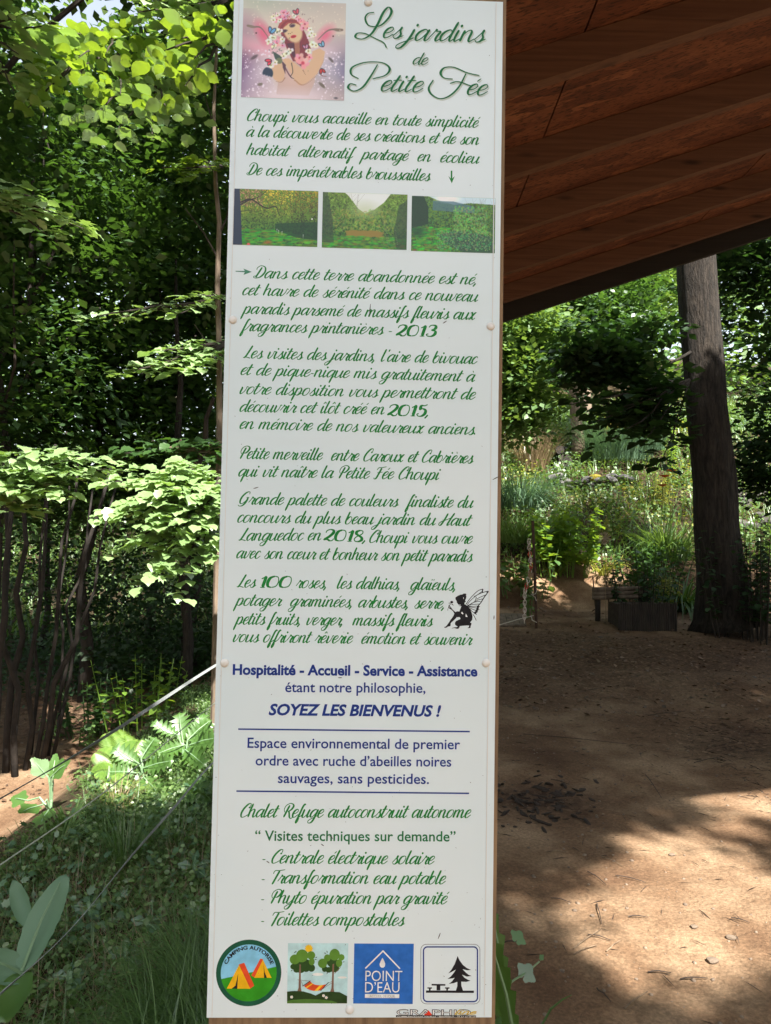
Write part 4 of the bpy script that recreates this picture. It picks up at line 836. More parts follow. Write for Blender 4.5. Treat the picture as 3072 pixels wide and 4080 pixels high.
for px, py, D, r in ((300, 1150, 5.0, .5), (400, 1120, 4.8, .5), (440, 1060, 4.8, .28), (350, 1215, 4.8, .26), (240, 1060, 5.0, .26), (160, 1020, 5.2, .24), (60, 1010, 5.0, .30), (200, 1170, 5, .22), (330, 820, 5.4, .17), (430, 760, 5.4, .20), (400, 800, 5.4, .2), (330, 680, 5.6, .12), (230, 690, 5.6, .12), (90, 470, 5.2, .2), (160, 480, 5.0, .2),
                     (430, 380, 5.2, .12), (370, 360, 5.2, .1), (370, 110, 4.6, .1), (430, 110, 4.6, .16), (250, 110, 5.0, .1), (170, 140, 5.0, .12), (130, 220, 5.0, .06), (300, 210, 5, .05), (380, 240, 4.8, .05), (60, 240, 5, .05), (150, 300, 5, .02),
                     (390, 1570, 5.4, .25), (250, 1630, 4.6, .25), (120, 1650, 4.3, .2), (300, 1490, 7.0, .3), (290, 1450, 7, .25),
                     (1190, 760, 9.5, .6), (1140, 800, 9.5, .5), (1250, 740, 12, 1.0), (1300, 620, 14, 1.4), (1150, 700, 11, .6), (330, 300, 8, .4), (200, 400, 8, .3)): lit(at(px, py, D), r)
lit(G(1180, 1250), .5); lit(G(1340, 1225), .45); lit(G(1250, 1245), .3)
# ------------------------------------------------------------------ woodland on the left
def ctop(px, py, D): return tuple(at(px, py, D))
FT = 'dark leafy trees of the wood on the left'
defs = [  # px of base, distance, crown list in (px, py, D, rx, ry, rz, n)
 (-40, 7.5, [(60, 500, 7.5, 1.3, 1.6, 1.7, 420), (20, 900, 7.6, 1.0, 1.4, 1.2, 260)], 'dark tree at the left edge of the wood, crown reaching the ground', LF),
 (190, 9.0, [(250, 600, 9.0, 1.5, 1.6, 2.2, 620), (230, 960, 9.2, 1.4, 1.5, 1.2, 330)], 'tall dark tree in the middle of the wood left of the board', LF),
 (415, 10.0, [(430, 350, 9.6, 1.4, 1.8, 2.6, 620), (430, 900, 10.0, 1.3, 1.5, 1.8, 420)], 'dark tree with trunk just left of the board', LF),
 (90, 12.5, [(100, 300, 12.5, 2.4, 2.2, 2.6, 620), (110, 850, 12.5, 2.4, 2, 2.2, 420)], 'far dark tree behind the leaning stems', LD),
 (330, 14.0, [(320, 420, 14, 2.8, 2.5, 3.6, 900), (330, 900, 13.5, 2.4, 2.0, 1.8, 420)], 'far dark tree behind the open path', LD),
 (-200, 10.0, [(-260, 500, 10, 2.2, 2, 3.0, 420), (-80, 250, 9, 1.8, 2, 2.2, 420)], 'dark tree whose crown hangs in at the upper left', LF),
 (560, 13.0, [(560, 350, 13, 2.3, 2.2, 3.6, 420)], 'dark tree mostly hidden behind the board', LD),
]
for k, (bx, D, cr, lab, mat) in enumerate(defs):
    q = at(bx, 1300, D); tree('forest_tree', lab, 'tree', (q.x, q.y), (.3 * random.uniform(-1, 1), .2, 6.0), .06 + .02 * (k % 3), [(ctop(a, b, c), (d, e, f_), int(n * (.78 if D < 11 else .55))) for a, b, c, d, e, f_, n in cr], .105 if D < 11 else .15, 26, mat, TS, R=.42, group=FT, nb=6)
# high canopy that shades the wood and the path
def canopy(name, label, base, h, crowns, n, mat=LF, size=.15, cat='tree', k=24, R=.5, group=None, r0=.14, bark=None):
    return tree(name, label, cat, base, (0, 0, h), r0, [(c, r, n) for c, r in crowns], size, k, mat, TS, R=R, nb=5, group=group, bark=bark)
canopy('canopy_tree', 'tall tree leaning over the path left of the camera', (-4.9, 1.0), 6.5, [((-3.8, 1.6, 6.4), (2.4, 2.2, 1.0)), ((-2.2, 3.0, 7.0), (2.0, 1.8, .9)), ((-.6, 2.4, 6.8), (1.3, 1.3, .6))], 480, size=.17)
canopy('canopy_tree', 'tall tree arching high above the leaning stems', (-7.0, 6.5), 7.5, [((-5.0, 5.0, 7.6), (2.6, 2.6, 1.2)), ((-3.0, 6.6, 8.2), (2.8, 2.2, 1.2))], 900, size=.17)
canopy('canopy_tree', 'tall tree whose high crown joins the sky gap', (-2.0, 10.8), 9.0, [((-1.0, 6.5, 8.6), (2.4, 2.4, 1.1)), ((-2.4, 9.6, 9.4), (3.6, 2.4, 1.2)), ((-.4, 4.4, 7.8), (2.2, 1.8, .9)), ((-6.5, 9.0, 9.0), (2.6, 2.4, 1.2))], 760, size=.17)
canopy('canopy_tree', 'tree behind the viewer shading the board', (3.4, -2.6), 6.0, [((1.35, -2.1, 5.8), (1.4, 1.3, .8)), ((2.6, -2.2, 6.2), (1.6, 1.4, .8)), ((.2, -1.2, 5.2), (1.1, 1.0, .6)), ((4.3, -1.5, 6.2), (2.1, 1.3, .6)), ((3.0, -.9, 6.6), (1.8, 1.0, .5))], 190, size=.13, k=44, R=.4)
canopy('canopy_tree', 'tree standing to the right of the shelter', (6.5, 1.2), 6.5, [((4.6, 2.4, 6.8), (2.2, 1.8, .9)), ((5.9, 3.8, 7.0), (2.4, 2.0, 1.0)), ((3.4, 3.6, 7.2), (2.0, 1.8, .9))], 330)
# ------------------------------------------------------------------ coppiced hazel stems, leaning
STM = pmat('stem_bark', (.008, .006, .005), .9, (.026, .02, .016), 12, 6, bump=.4)
st = empty('coppice_stems', at(40, 1500, 6.6), 'cluster of dark leaning hazel stems rising at the left edge', 'tree')
st.location.z = float(terr(st.location.x, st.location.y))
for (x0, y0, x1, y1, D0, D1, r) in ((20, 1480, 60, 980, 6.4, 6.6, .055), (60, 1480, 120, 960, 6.5, 6.6, .04), (80, 1470, 170, 980, 6.6, 6.8, .035), (95, 1440, 240, 1010, 6.6, 6.6, .045), (40, 1500, 10, 1000, 6.3, 6.3, .05), (110, 1420, 200, 1060, 6.9, 7.0, .03), (120, 1410, 262, 1010, 6.8, 7.1, .03), (70, 1500, 100, 1040, 6.9, 7.0, .03), (130, 1420, 150, 1050, 7.4, 7.4, .025), (-20, 1500, 30, 1060, 6.0, 6.2, .06)):
    mb = MB(); a = at(x0, y0, D0); a.z = float(terr(a.x, a.y)) - .05; mb.tube(limb_pts(a, at(x1, y1, D1), 7, .05), [r * .55 * (1.15 - .6 * i / 7) for i in range(8)], 8, noise=.1); mb.build('stem', STM, st, smooth=True)
tr = empty('slim_trunk', G(420, 1440), 'slim dark trunk close to the left edge of the board', 'tree'); tr.location = onground(*at(405, 1430, 8.5).xy)
mb = MB(); mb.tube(limb_pts(Vector(tr.location) - Vector((0, 0, .1)), at(380, 560, 8.4), 7, .03), [.07, .058, .052, .046, .04, .032, .024, .012], 10, noise=.1); mb.build('trunk', BK, tr, smooth=True)
mb = MB(); mb.tube(limb_pts(at(385, 1120, 8.4), at(462, 860, 8.0), 6, .08), [.05, .045, .04, .035, .03, .025, .02], 7); mb.build('branch', BKD, tr)
sp_ = empty('sapling', onground(*at(466, 1450, 5.6).xy), 'thin pale sapling stem beside the board with sunlit flecks', 'tree')
mb = MB(); mb.tube([Vector(sp_.location)] + [at(x, y, 5.6) for x, y in ((470, 1200), (474, 980), (474, 760), (470, 620), (474, 480), (466, 400), (462, 240), (470, 60))], [.03, .026, .024, .022, .02, .018, .016, .013, .01], 7); mb.build('trunk', BKL, sp_)
for a, b in (((472, 560), (400, 450)), ((468, 520), (500, 420)), ((468, 330), (440, 200)), ((474, 800), (420, 700))):
    mb = MB(); mb.tube([at(*a, 5.6), at((a[0] + b[0]) / 2 + 6, (a[1] + b[1]) / 2, 5.6), at(*b, 5.5)], [.009, .007, .004], 5); mb.build('twig', BKD, sp_)
# ------------------------------------------------------------------ boughs with leaves picked out one by one
def leaf_proto(name, tpl, mat, sub=0):
    V, F = tpl; me = mesh_np(name, V, F); me.materials.append(mat); return me
LPH, LPY, LPM = leaf_proto('leaf', TH, LH), leaf_proto('leaf', TH, LY), leaf_proto('leaf', TM, LH)
def bough(label, start, ends, size, per, mats, spread, k_extra=0, tilt=(.05, -.22, 1), cat='branch', bark=BKD, thick=.35, name='leafy_bough'):
    root = empty(name, start, label, cat); S0 = Vector(start); cnt = 0; ext = []
    for e in ends:
        E_ = Vector(e); pts = limb_pts(S0, E_, 6, .06, -.02); mb = MB(); mb.tube(pts, [.014 * (1.1 - .85 * i / 6) for i in range(7)], 5); mb.build('twig', bark, root)
        for i in range(per + k_extra):
            s = .25 + .8 * random.random(); j = min(5, int(s * 6)); q = pts[j].lerp(pts[j + 1], (s * 6) % 1 if s < 1 else 1.0); side = random.choice((-1, 1)); d = (E_ - S0).normalized()
            lat = d.cross(Vector((0, 0, 1))).normalized() * side
            q = q + lat * random.uniform(0, spread) + d * random.uniform(-.1, .12) + Vector((0, 0, random.uniform(-thick, thick) * spread * .8))
            ux, uy, uz = proj(np.array([tuple(q)]))
            if ((ux[0] - 185) / 66) ** 2 + ((uy[0] - 12) / 60) ** 2 < 1: continue
            N = (Vector(tilt) + Vector([random.gauss(0, .2) for _ in range(3)])).normalized(); U = (d * .6 + lat * .8 + Vector((random.gauss(0, .4), random.gauss(0, .4), -.45 + random.gauss(0, .2)))); U = (U - N * U.dot(N)).normalized(); W = U.cross(N)
            sz = size * random.uniform(.45, 1.3)
            if i < per:
                o = bpy.data.objects.new('leaf', random.choice(mats)); C.objects.link(o); o.parent = root
                Mx = Matrix.Identity(4)
                for a in range(3): Mx[a][0] = W[a] * sz; Mx[a][1] = U[a] * sz; Mx[a][2] = N[a] * sz; Mx[a][3] = q[a] - S0[a]
                o.matrix_local = Mx; cnt += 1
            else: ext.append((tuple(q), tuple(N), tuple(U), sz))
    if ext:
        P, N, U, S = [np.array(v) for v in zip(*ext)]; V, F = leaf_arrays(P, N, U, S, TH); tag(link('leaf_mass', mesh_np('leaf_mass', V, F), mats[0].materials[0], root), kind='stuff')
    return root
mh = [LPH, LPH, LPM]; my = [LPY, LPY, LPH]
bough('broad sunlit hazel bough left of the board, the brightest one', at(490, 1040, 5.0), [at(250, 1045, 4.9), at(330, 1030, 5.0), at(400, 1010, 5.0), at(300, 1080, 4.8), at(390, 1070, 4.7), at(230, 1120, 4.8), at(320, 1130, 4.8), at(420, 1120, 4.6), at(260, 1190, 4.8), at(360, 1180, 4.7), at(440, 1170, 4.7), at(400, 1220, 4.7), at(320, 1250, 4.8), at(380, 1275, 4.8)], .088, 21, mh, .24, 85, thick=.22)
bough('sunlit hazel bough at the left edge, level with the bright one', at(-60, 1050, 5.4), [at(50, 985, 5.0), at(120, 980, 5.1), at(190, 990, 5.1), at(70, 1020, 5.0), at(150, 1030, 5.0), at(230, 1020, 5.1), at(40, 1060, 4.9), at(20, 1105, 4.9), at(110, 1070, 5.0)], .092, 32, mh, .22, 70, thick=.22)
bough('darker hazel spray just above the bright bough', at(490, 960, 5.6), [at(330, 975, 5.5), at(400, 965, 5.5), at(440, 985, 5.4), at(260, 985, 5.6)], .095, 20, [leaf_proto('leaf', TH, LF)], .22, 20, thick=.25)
bough('flat pale bough of lobed leaves beside the board', at(490, 740, 5.6), [at(270, 810, 5.4), at(340, 800, 5.3), at(400, 800, 5.3), at(350, 760, 5.4), at(440, 790, 5.3)], .10, 24, [LPM, LPM, LPH], .13, 20, thick=.2)
bough('narrow pale bough of lobed leaves above the flat one', at(490, 640, 5.8), [at(200, 690, 5.5), at(260, 690, 5.5), at(390, 680, 5.4), at(420, 640, 5.4)], .09, 20, [LPM], .12, 15, thick=.2)
bough('small yellow green bough above the sapling fork', at(480, 360, 5.6), [at(350, 365, 5.3), at(400, 385, 5.3), at(440, 350, 5.3)], .09, 22, my, .11, 10, thick=.2)
bough('grey green bough hanging at the left, below the yellow leaves', at(-40, 400, 5.4), [at(80, 430, 5.1), at(130, 470, 5.0), at(100, 510, 5.1), at(180, 500, 5.1), at(40, 440, 5)], .11, 20, mh, .18, 20, thick=.3)
bough('backlit yellow bough at the top beside the board', at(500, 60, 4.8), [at(370, 90, 4.5), at(420, 130, 4.5), at(340, 120, 4.5), at(430, 60, 4.6), at(400, 190, 4.6)], .11, 12, my, .22, 8, tilt=(0, .35, 1))
bough('backlit yellow bough under the sky gap', at(250, 60, 5.6), [at(120, 90, 5.0), at(170, 130, 4.9), at(230, 120, 4.9), at(150, 190, 5.0), at(100, 200, 5.0), at(260, 210, 5.0), at(60, 240, 5.0)], .10, 16, my, .26, 14, tilt=(0, .35, 1))
bough('green hazel bough in the middle of the top left', at(330, 160, 5.8), [at(300, 230, 5.1), at(360, 240, 5.0), at(250, 290, 5.1), at(330, 310, 5.1), at(200, 260, 5.1)], .10, 18, [LPH, LPH, LPY], .26, 18, tilt=(0, .2, 1))
bough('darker hazel bough left of the sky gap', at(-40, 60, 5.0), [at(60, 30, 4.7), at(90, 60, 4.8), at(40, 120, 4.8), at(30, 200, 4.9)], .12, 18, [LPH], .26, 24)
bough('green bough right of the sky gap, against the sky', at(490, 0, 5.2), [at(300, 30, 5.0), at(350, 20, 5.0), at(400, 40, 5.0), at(270, 0, 5.2)], .11, 18, [LPH], .22, 24)
# tangle of dead twigs
tg = empty('twig_tangle', at(430, 990, 5.6), 'tangle of dead pinkish twigs caught beside the board', 'twigs')
for i in range(18):
    a = at(random.uniform(350, 440), random.uniform(960, 1005), 5.5); b = a + Vector((random.uniform(.1, .45), random.uniform(-.1, .1), random.uniform(-.12, .12))); mb = MB(); mb.tube(limb_pts(a, b, 4, .12), .005, 4); mb.build('twig', BKL, tg)
# ------------------------------------------------------------------ far woodland and meadow
def mass(name, P, R, k, size, mat, tpl=TS, up=.6, label=None):
    P = P[clear(P)]; V, F = sprays(P, R, k, size, tpl, up=up); return tag(link(name, mesh_np(name, V, F), mat), label, 'foliage' if label else None, kind='stuff')
def vol(px0, px1, py0, py1, D0, D1, n):
    D = rng.uniform(D0, D1, n); return np.array([tuple(at(a, b, d)) for a, b, d in zip(rng.uniform(px0, px1, n), rng.uniform(py0, py1, n), D)])
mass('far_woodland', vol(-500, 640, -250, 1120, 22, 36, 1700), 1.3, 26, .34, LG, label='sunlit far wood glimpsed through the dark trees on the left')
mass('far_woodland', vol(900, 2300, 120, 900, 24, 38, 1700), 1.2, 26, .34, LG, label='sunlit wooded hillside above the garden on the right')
n = 1500; a = rng.uniform(-1.15, 1.15, n); d = rng.uniform(8.5, 13, n); RP = np.c_[d * np.sin(a), -d * np.cos(a), rng.uniform(.2, 5.5, n)]; mass('added_wood_behind', RP, 1.0, 22, .26, LF, label='unseen wood added behind the viewer to block low sky light')  # out-of-view leaf mass, added to hold back low sky light behind the camera
n = 1100; RP = np.c_[rng.uniform(-16, -11, n), rng.uniform(-7, 10, n), rng.uniform(.2, 10, n)]; mass('added_wood_beside', RP, 1.0, 22, .26, LF, label='unseen wood added beyond the path on the far left to block low sky light')  # left side mass, also out of view and added to dim the sky
n = 900; RP = np.c_[rng.uniform(9, 13, n), rng.uniform(-7, 9, n), rng.uniform(.2, 9, n)]; mass('added_wood_beside', RP, 1.0, 22, .26, LF, label='unseen wood added beyond the shelter on the far right to block low sky light')  # right side counterpart, added out of view for the same dimming
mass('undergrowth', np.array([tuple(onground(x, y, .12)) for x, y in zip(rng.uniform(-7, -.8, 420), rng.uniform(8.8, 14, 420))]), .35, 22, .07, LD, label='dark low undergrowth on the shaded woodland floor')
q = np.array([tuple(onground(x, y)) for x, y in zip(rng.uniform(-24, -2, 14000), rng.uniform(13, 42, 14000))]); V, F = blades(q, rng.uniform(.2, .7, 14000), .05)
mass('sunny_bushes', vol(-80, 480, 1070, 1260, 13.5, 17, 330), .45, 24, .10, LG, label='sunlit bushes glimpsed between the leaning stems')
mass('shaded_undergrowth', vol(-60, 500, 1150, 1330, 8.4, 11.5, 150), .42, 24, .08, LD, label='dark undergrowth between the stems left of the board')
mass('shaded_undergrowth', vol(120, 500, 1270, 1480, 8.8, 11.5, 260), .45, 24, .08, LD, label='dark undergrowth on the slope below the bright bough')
tag(link('meadow_grass', mesh_np('meadow_grass', V, F), LG), 'bright meadow grass seen between the dark stems', 'grass', kind='stuff')
# ------------------------------------------------------------------ right: big tree
def big_trunk():
    b = at(1562, 1345, 9.0); z = float(terr(b.x, b.y)); root = empty('large_tree', (b.x, b.y, z), 'large dark tree with a flared base at the right, beyond the clearing', 'tree')
    mb = MB(); pts = []; rad = []
    for x, y, r in ((1577, 1352, .42), (1572, 1328, .36), (1566, 1300, .32), (1557, 1231, .28), (1549, 1140, .255), (1544, 1040, .248), (1536, 960, .243), (1527, 880, .24), (1521, 800, .237), (1512, 680, .232), (1506, 590, .228), (1498, 440, .21), (1490, 300, .2), (1484, 0, .15)):
        pts.append(at(x, y, 9.0)); rad.append(r)
    mb.tube(pts, rad, 28, noise=.09); o = mb.build('trunk', BK, root, smooth=True)
    co = o.data.vertices; base = Vector(root.location); W = o.location
    for v in co:   # buttress roots
        h = v.co.z - z
        if h < .7:
            a = math.atan2(v.co.y - b.y, v.co.x - b.x); k = (max(0, .7 - h) / .7) ** 2 * (.10 * max(0, math.cos(4 * a + .4)) + .02); v.co.x += math.cos(a) * k * .8; v.co.y += math.sin(a) * k * .8
    for (x, y), (x2, y2), D2, r in (((1500, 420), (1380, 250), 8, .07), ((1500, 400), (1650, 300), 8.6, .08), ((1512, 740), (1330, 860), 8.4, .022)):
        mb = MB(); mb.tube(limb_pts(at(x, y, 9), at(x2, y2, D2), 6, .1), [r * (1 - .8 * i / 6) for i in range(7)], 8); mb.build('branch', BK, root, smooth=True)
    P = np.vstack([*[ellip(at(random.uniform(1270, 1440), random.uniform(690, 960), random.uniform(7.8, 10)), (random.uniform(.2, .42), .4, random.uniform(.06, .16)), 20) for _ in range(17)], ellip(at(1300, 790, 8.6), (.45, .7, .25), 70), ellip(at(1640, 760, 9.4), (.65, 1.2, 1.5), 300), ellip(at(1640, 560, 9.8), (.9, 1.2, .8), 220), ellip(at(1650, 1000, 9.6), (.4, .6, .7), 90),
                   ellip(at(1430, 950, 9.4), (.25, .5, .35), 30), ellip((4.4, 4.4, 6.8), (2.2, 1.6, .9), 420), ellip((2.6, 3.2, 6.9), (2.2, 1.4, .9), 380), ellip((6.8, 5.5, 7.2), (2.4, 2.0, 1.0), 300), ellip((5.5, 9.5, 7.5), (2.2, 1.8, .9), 120), ellip((4.9, 6.9, 7.2), (1.6, 1.3, .7), 240)])  # last crown, hidden from view, is added to keep sun off the trunk
    ux, uy, uz = proj(P); P = P[~((ux > 1445) & (ux < 1600) & (uy > 640) & (uz < 9.4) & (uz > 0))]; P = np.vstack([P, ellip(at(1480, 590, 8.6), (.6, .4, .28), 34)]); P = P[clear(P)]; V, F = sprays(P, .32, 20, .115, TS, up=.8); tag(link('foliage', mesh_np('foliage', V, F), LD, root), kind='stuff'); return root
big_trunk()
bough('dark hanging bough of round leaves against the bright garden', at(1490, 820, 8.2), [at(1260, 930, 7.6), at(1320, 960, 7.6), at(1390, 960, 7.7), at(1230, 880, 7.7), at(1300, 900, 7.7), at(1430, 1000, 7.8)], .14, 22, [leaf_proto('leaf', TL, LD)], .22, 20, tilt=(0, .1, 1), name='dark_bough')
def rtree(name, label, px, D, trunk_pts, r0, crowns, mat, bark, size=.13, k=22, R=.4, tpl=TS):
    a = at(px[0], px[1], D); root = empty(name, onground(a.x, a.y), label, 'tree'); z = root.location.z; pts = [Vector((a.x, a.y, z - .1))] + [at(x, y, D) for x, y in trunk_pts]
    mb = MB(); mb.tube(pts, [r0 * (1 - .5 * i / len(trunk_pts)) for i in range(len(pts))], 10, noise=.15); mb.build('trunk', bark, root, smooth=True)
    P = np.vstack([ellip(at(x, y, d), (rx, ry, rz), n) for x, y, d, rx, ry, rz, n in crowns]); P = P[clear(P)]
    for i in range(4):
        mb = MB(); mb.tube(limb_pts(pts[-1 - i % 2], Vector(P[rng.integers(len(P))]), 5, .1), [.03, .025, .02, .016, .012, .008], 5); mb.build('branch', bark, root)
    V, F = sprays(P, R, k, size, tpl, up=.7); tag(link('foliage', mesh_np('foliage', V, F), mat, root), kind='stuff'); return root
rtree('garden_tree', 'small gnarled garden tree growing beside the dry stone rocks', (1246, 1010), 15.5, [(1250, 950), (1244, 900), (1238, 850), (1222, 760), (1205, 680)], .15, [(1215, 700, 15.5, 1.1, 1.2, 1.0, 160), (1330, 720, 15, 1.0, 1, .8, 130), (1260, 640, 15.5, 1.5, 1.4, .8, 190)], LF, BKL)
rtree('garden_tree', 'leafy bright tree close to the right side of the board', (1060, 1080), 11, [(1075, 900), (1090, 760), (1110, 650)], .09, [(1120, 760, 10.8, .75, .9, .9, 230), (1110, 880, 10.8, .7, .8, .5, 130), (1190, 690, 11, .9, .9, .4, 120), (1090, 680, 10.5, .8, .9, .4, 90)], LG, BKD, .11)
rtree('garden_tree', 'twisted pale trunk standing behind the small gnarled tree', (1272, 940), 20, [(1268, 880), (1262, 800), (1250, 740), (1240, 660)], .16, [(1300, 660, 20, 1.9, 1.5, 1.1, 200), (1380, 600, 20, 2, 1.5, 1.3, 240), (1180, 620, 20, 1.6, 1.5, .9, 160)], LG, BKL, .15)
# ------------------------------------------------------------------ garden planting
def scatter(px0, px1, py0, py1, n, dz=0.0, lo=9.5):
    out = []
    for _ in range(n):
        q = gnd_fast(random.uniform(px0, px1), random.uniform(py0, py1), lo); out.append((q.x, q.y, q.z + dz))
    return np.array(out)
def gnd_fast(px, py, lo=1.2):
    d = ray(px, py); d = d / d.y; t = lo
    for _ in range(90):
        q = d * t; h = q.z + EYE - float(terr(q.x, q.y))
        if h < 0.01: break
        t += max(.02, h * .9)
        if t > 60: break
    return Vector((q.x, q.y, float(terr(q.x, q.y))))
def stuffy(name, V, F, mat, label, cat='plants'): return tag(link(name, mesh_np(name, V, F), mat), label, cat, kind='stuff')
def area(x0, x1, y0, y1, n):
    x = rng.uniform(x0, x1, n); y = rng.uniform(y0, y1, n); return np.c_[x, y, terr(x, y)]
Q = area(1.5, 12, 11.8, 24, 17000); Q = Q[(Q[:, 0] / Q[:, 1] > .12) & (Q[:, 0] / Q[:, 1] < .58)]
V, F = blades(Q, rng.uniform(.15, .5, len(Q)), rng.uniform(.012, .03, len(Q)), .4, .7); stuffy('garden_grass', V, F, LG, 'mixed green garden grass covering the sunny bank', 'grass')
P = area(1.5, 12, 11.7, 24, 2800); P = P[(P[:, 0] / P[:, 1] > .12) & (P[:, 0] / P[:, 1] < .58)]; P[:, 2] += .12; P = P[vnoise(P[:, 0], P[:, 1], 1.1) > -.12]
V, F = sprays(P, .28, 20, .075, TS, up=.5, flat=.8); stuffy('garden_herbs', V, F, LG, 'low leafy garden herbs massed on the sunny bank')
P = area(1.5, 12, 11.9, 24, 900); P = P[(vnoise(P[:, 0] + 30, P[:, 1], 1.3) > .1)]; P[:, 2] += .2; V, F = sprays(P, .25, 22, .06, TS, up=.4, flat=.9); stuffy('garden_herbs', V, F, LYG, 'yellow green flowering herbs scattered through the bank')
P = area(1.5, 12, 12, 24, 900); P = P[(vnoise(P[:, 0] + 60, P[:, 1] + 20, 1.5) > .12)]; P[:, 2] += .25; V, F = sprays(P, .3, 26, .07, TN, up=.2, flat=1.0); stuffy('garden_herbs', V, F, LB, 'grey blue feathery herbs scattered through the bank')
def clump(name, label, px, py, n, L, wd, mat, lean=.5, bend=.9, r=.12, cat='plant', D=None, group=None):
    g = gnd_fast(px, py, 1.2) if D is None else onground(*at(px, py, D).xy); root = empty(name, g, label, cat, group); a = rng.random(n) * 6.283; rr = r * np.sqrt(rng.random(n)); B = np.c_[g.x + np.cos(a) * rr, g.y + np.sin(a) * rr, np.full(n, g.z - .02)]
    V, F = blades(B, rng.uniform(.55, 1.1, n) * L, wd, lean, bend, 5, az=a + rng.normal(size=n) * .4); tag(link('blade', mesh_np('blade', V, F), mat, root), kind='stuff'); return root
clump('grass_clump', 'large blue green grass clump close to the right side of the board', 1118, 1010, 700, 1.0, .018, LB, .5, .9, .5, D=13.5)
clump('grass_clump', 'pale plumed grass clump above the blue green one', 1150, 985, 420, 1.1, .015, LST, .3, .4, .3, D=15)
clump('grass_clump', 'soft green grass at the foot of the bank by the board', 1115, 1100, 700, .7, .015, LG, .5, .8, .6, D=12.4)
clump('grass_clump', 'grey green feathery clump right of the rocks', 1330, 1020, 900, 1.1, .02, LB, .5, .5, .7, D=15.5)
clump('grass_clump', 'upright blue green clump below the moss mound', 1385, 1000, 600, .9, .02, LB, .3, .4, .5, D=16)
clump('strap_leaf_clump', 'arching strap leaved clump left of the large trunk', 1475, 1200, 160, .95, .035, LGR, .7, 1.3, .18, D=10.6)
clump('strap_leaf_clump', 'tall day lily foliage under the orange flowers', 1440, 1100, 260, .95, .028, LG, .5, .8, .35, D=12)
for i, (x, y, L, lb) in enumerate(((1195, 1240, .36, 'sunlit pale iris tuft left of the path stakes'), (1300, 1240, .42, 'pale strap leaf tuft by the round seed head'), (1270, 1215, .3, 'pale narrow tuft beside the tall stake'), (1330, 1225, .3, 'yellowish tuft under the round seed head'), (1110, 1225, .4, 'dry brown tuft at the edge of the board'), (1140, 1245, .3, 'brown green tuft on the red earth'))):
    clump('iris_tuft', lb, x, y, 46, L, .028, LYG if i < 4 else LST, .7, .9, .12, group='tufts along the earth path')
def leafy(name, label, px, py, D, nst, h, lsz, mat, spread=.3, per=14, tpl=TL, cat='shrub'):
    g = onground(*at(px, py, D).xy); root = empty(name, g, label, cat); Pn, Nn, Un, Sn = [], [], [], []
    for i in range(nst):
        a = random.random() * 6.283; r = spread * random.random(); b = g + Vector((math.cos(a) * r, math.sin(a) * r, -.03)); tp = b + Vector((math.cos(a) * r * .5, math.sin(a) * r * .5, h * random.uniform(.7, 1.05)))
        mb = MB(); mb.tube([b, b.lerp(tp, .5), tp], [.008, .006, .003], 5); mb.build('stem', BKD if mat is LD else mat, root)
        for j in range(per):
            s = .25 + .75 * j / per; q = b.lerp(tp, s); aa = j * 1.57 + random.random(); d = Vector((math.cos(aa), math.sin(aa), -.15)); Pn.append(tuple(q)); Un.append(tuple(d)); Nn.append(tuple(Vector((math.cos(aa) * .2, math.sin(aa) * .2, 1)) + Vector([random.gauss(0, .2) for _ in range(3)]))); Sn.append(lsz * random.uniform(.7, 1.2) * (1.1 - .4 * s))
    V, F = leaf_arrays(np.array(Pn), unit(np.array(Nn)), np.array(Un), np.array(Sn), tpl); tag(link('foliage', mesh_np('foliage', V, F), mat, root), kind='stuff'); return root
leafy('leafy_shrub', 'bright green upright shrub of pointed leaves in the middle of the garden', 1215, 1200, 11.5, 34, 1.15, .15, LY, .42, 18)
leafy('leafy_shrub', 'low dark green plant behind the metal rod', 1130, 1220, 11, 16, .7, .14, LG, .35, 10)
leafy('leafy_shrub', 'small broad leaved seedling plant above the metal rod', 1147, 1180, 9.6, 4, .75, .12, LG, .1, 8)
leafy('leafy_shrub', 'dense round leaved bush behind the log bench', 1400, 1160, 11.2, 34, .8, .11, LF, .55, 14)
leafy('leafy_shrub', 'yellow flecked bush left of the large trunk', 1440, 1200, 10.6, 22, .55, .08, LYG, .35, 12)
leafy('leafy_shrub', 'dark bush growing beside the log planter', 1395, 1290, 9.6, 30, .75, .10, LD, .38, 14)
leafy('leafy_shrub', 'dark shrub in front of the far right bank', 1640, 1240, 8.6, 44, 1.35, .10, LD, .5, 16)
leafy('leafy_shrub', 'bright conifer like shoot standing in the garden', 1450, 990, 15, 10, 1.2, .12, LY, .16, 26, TN)
leafy('leafy_shrub', 'second bright conifer like shoot lower down the bank', 1430, 1060, 13.5, 8, .8, .12, LYG, .14, 20, TN)
leafy('leafy_shrub', 'yellow flowered herb in the middle of the bank', 1310, 1110, 12.4, 12, .5, .08, LYG, .25, 14)
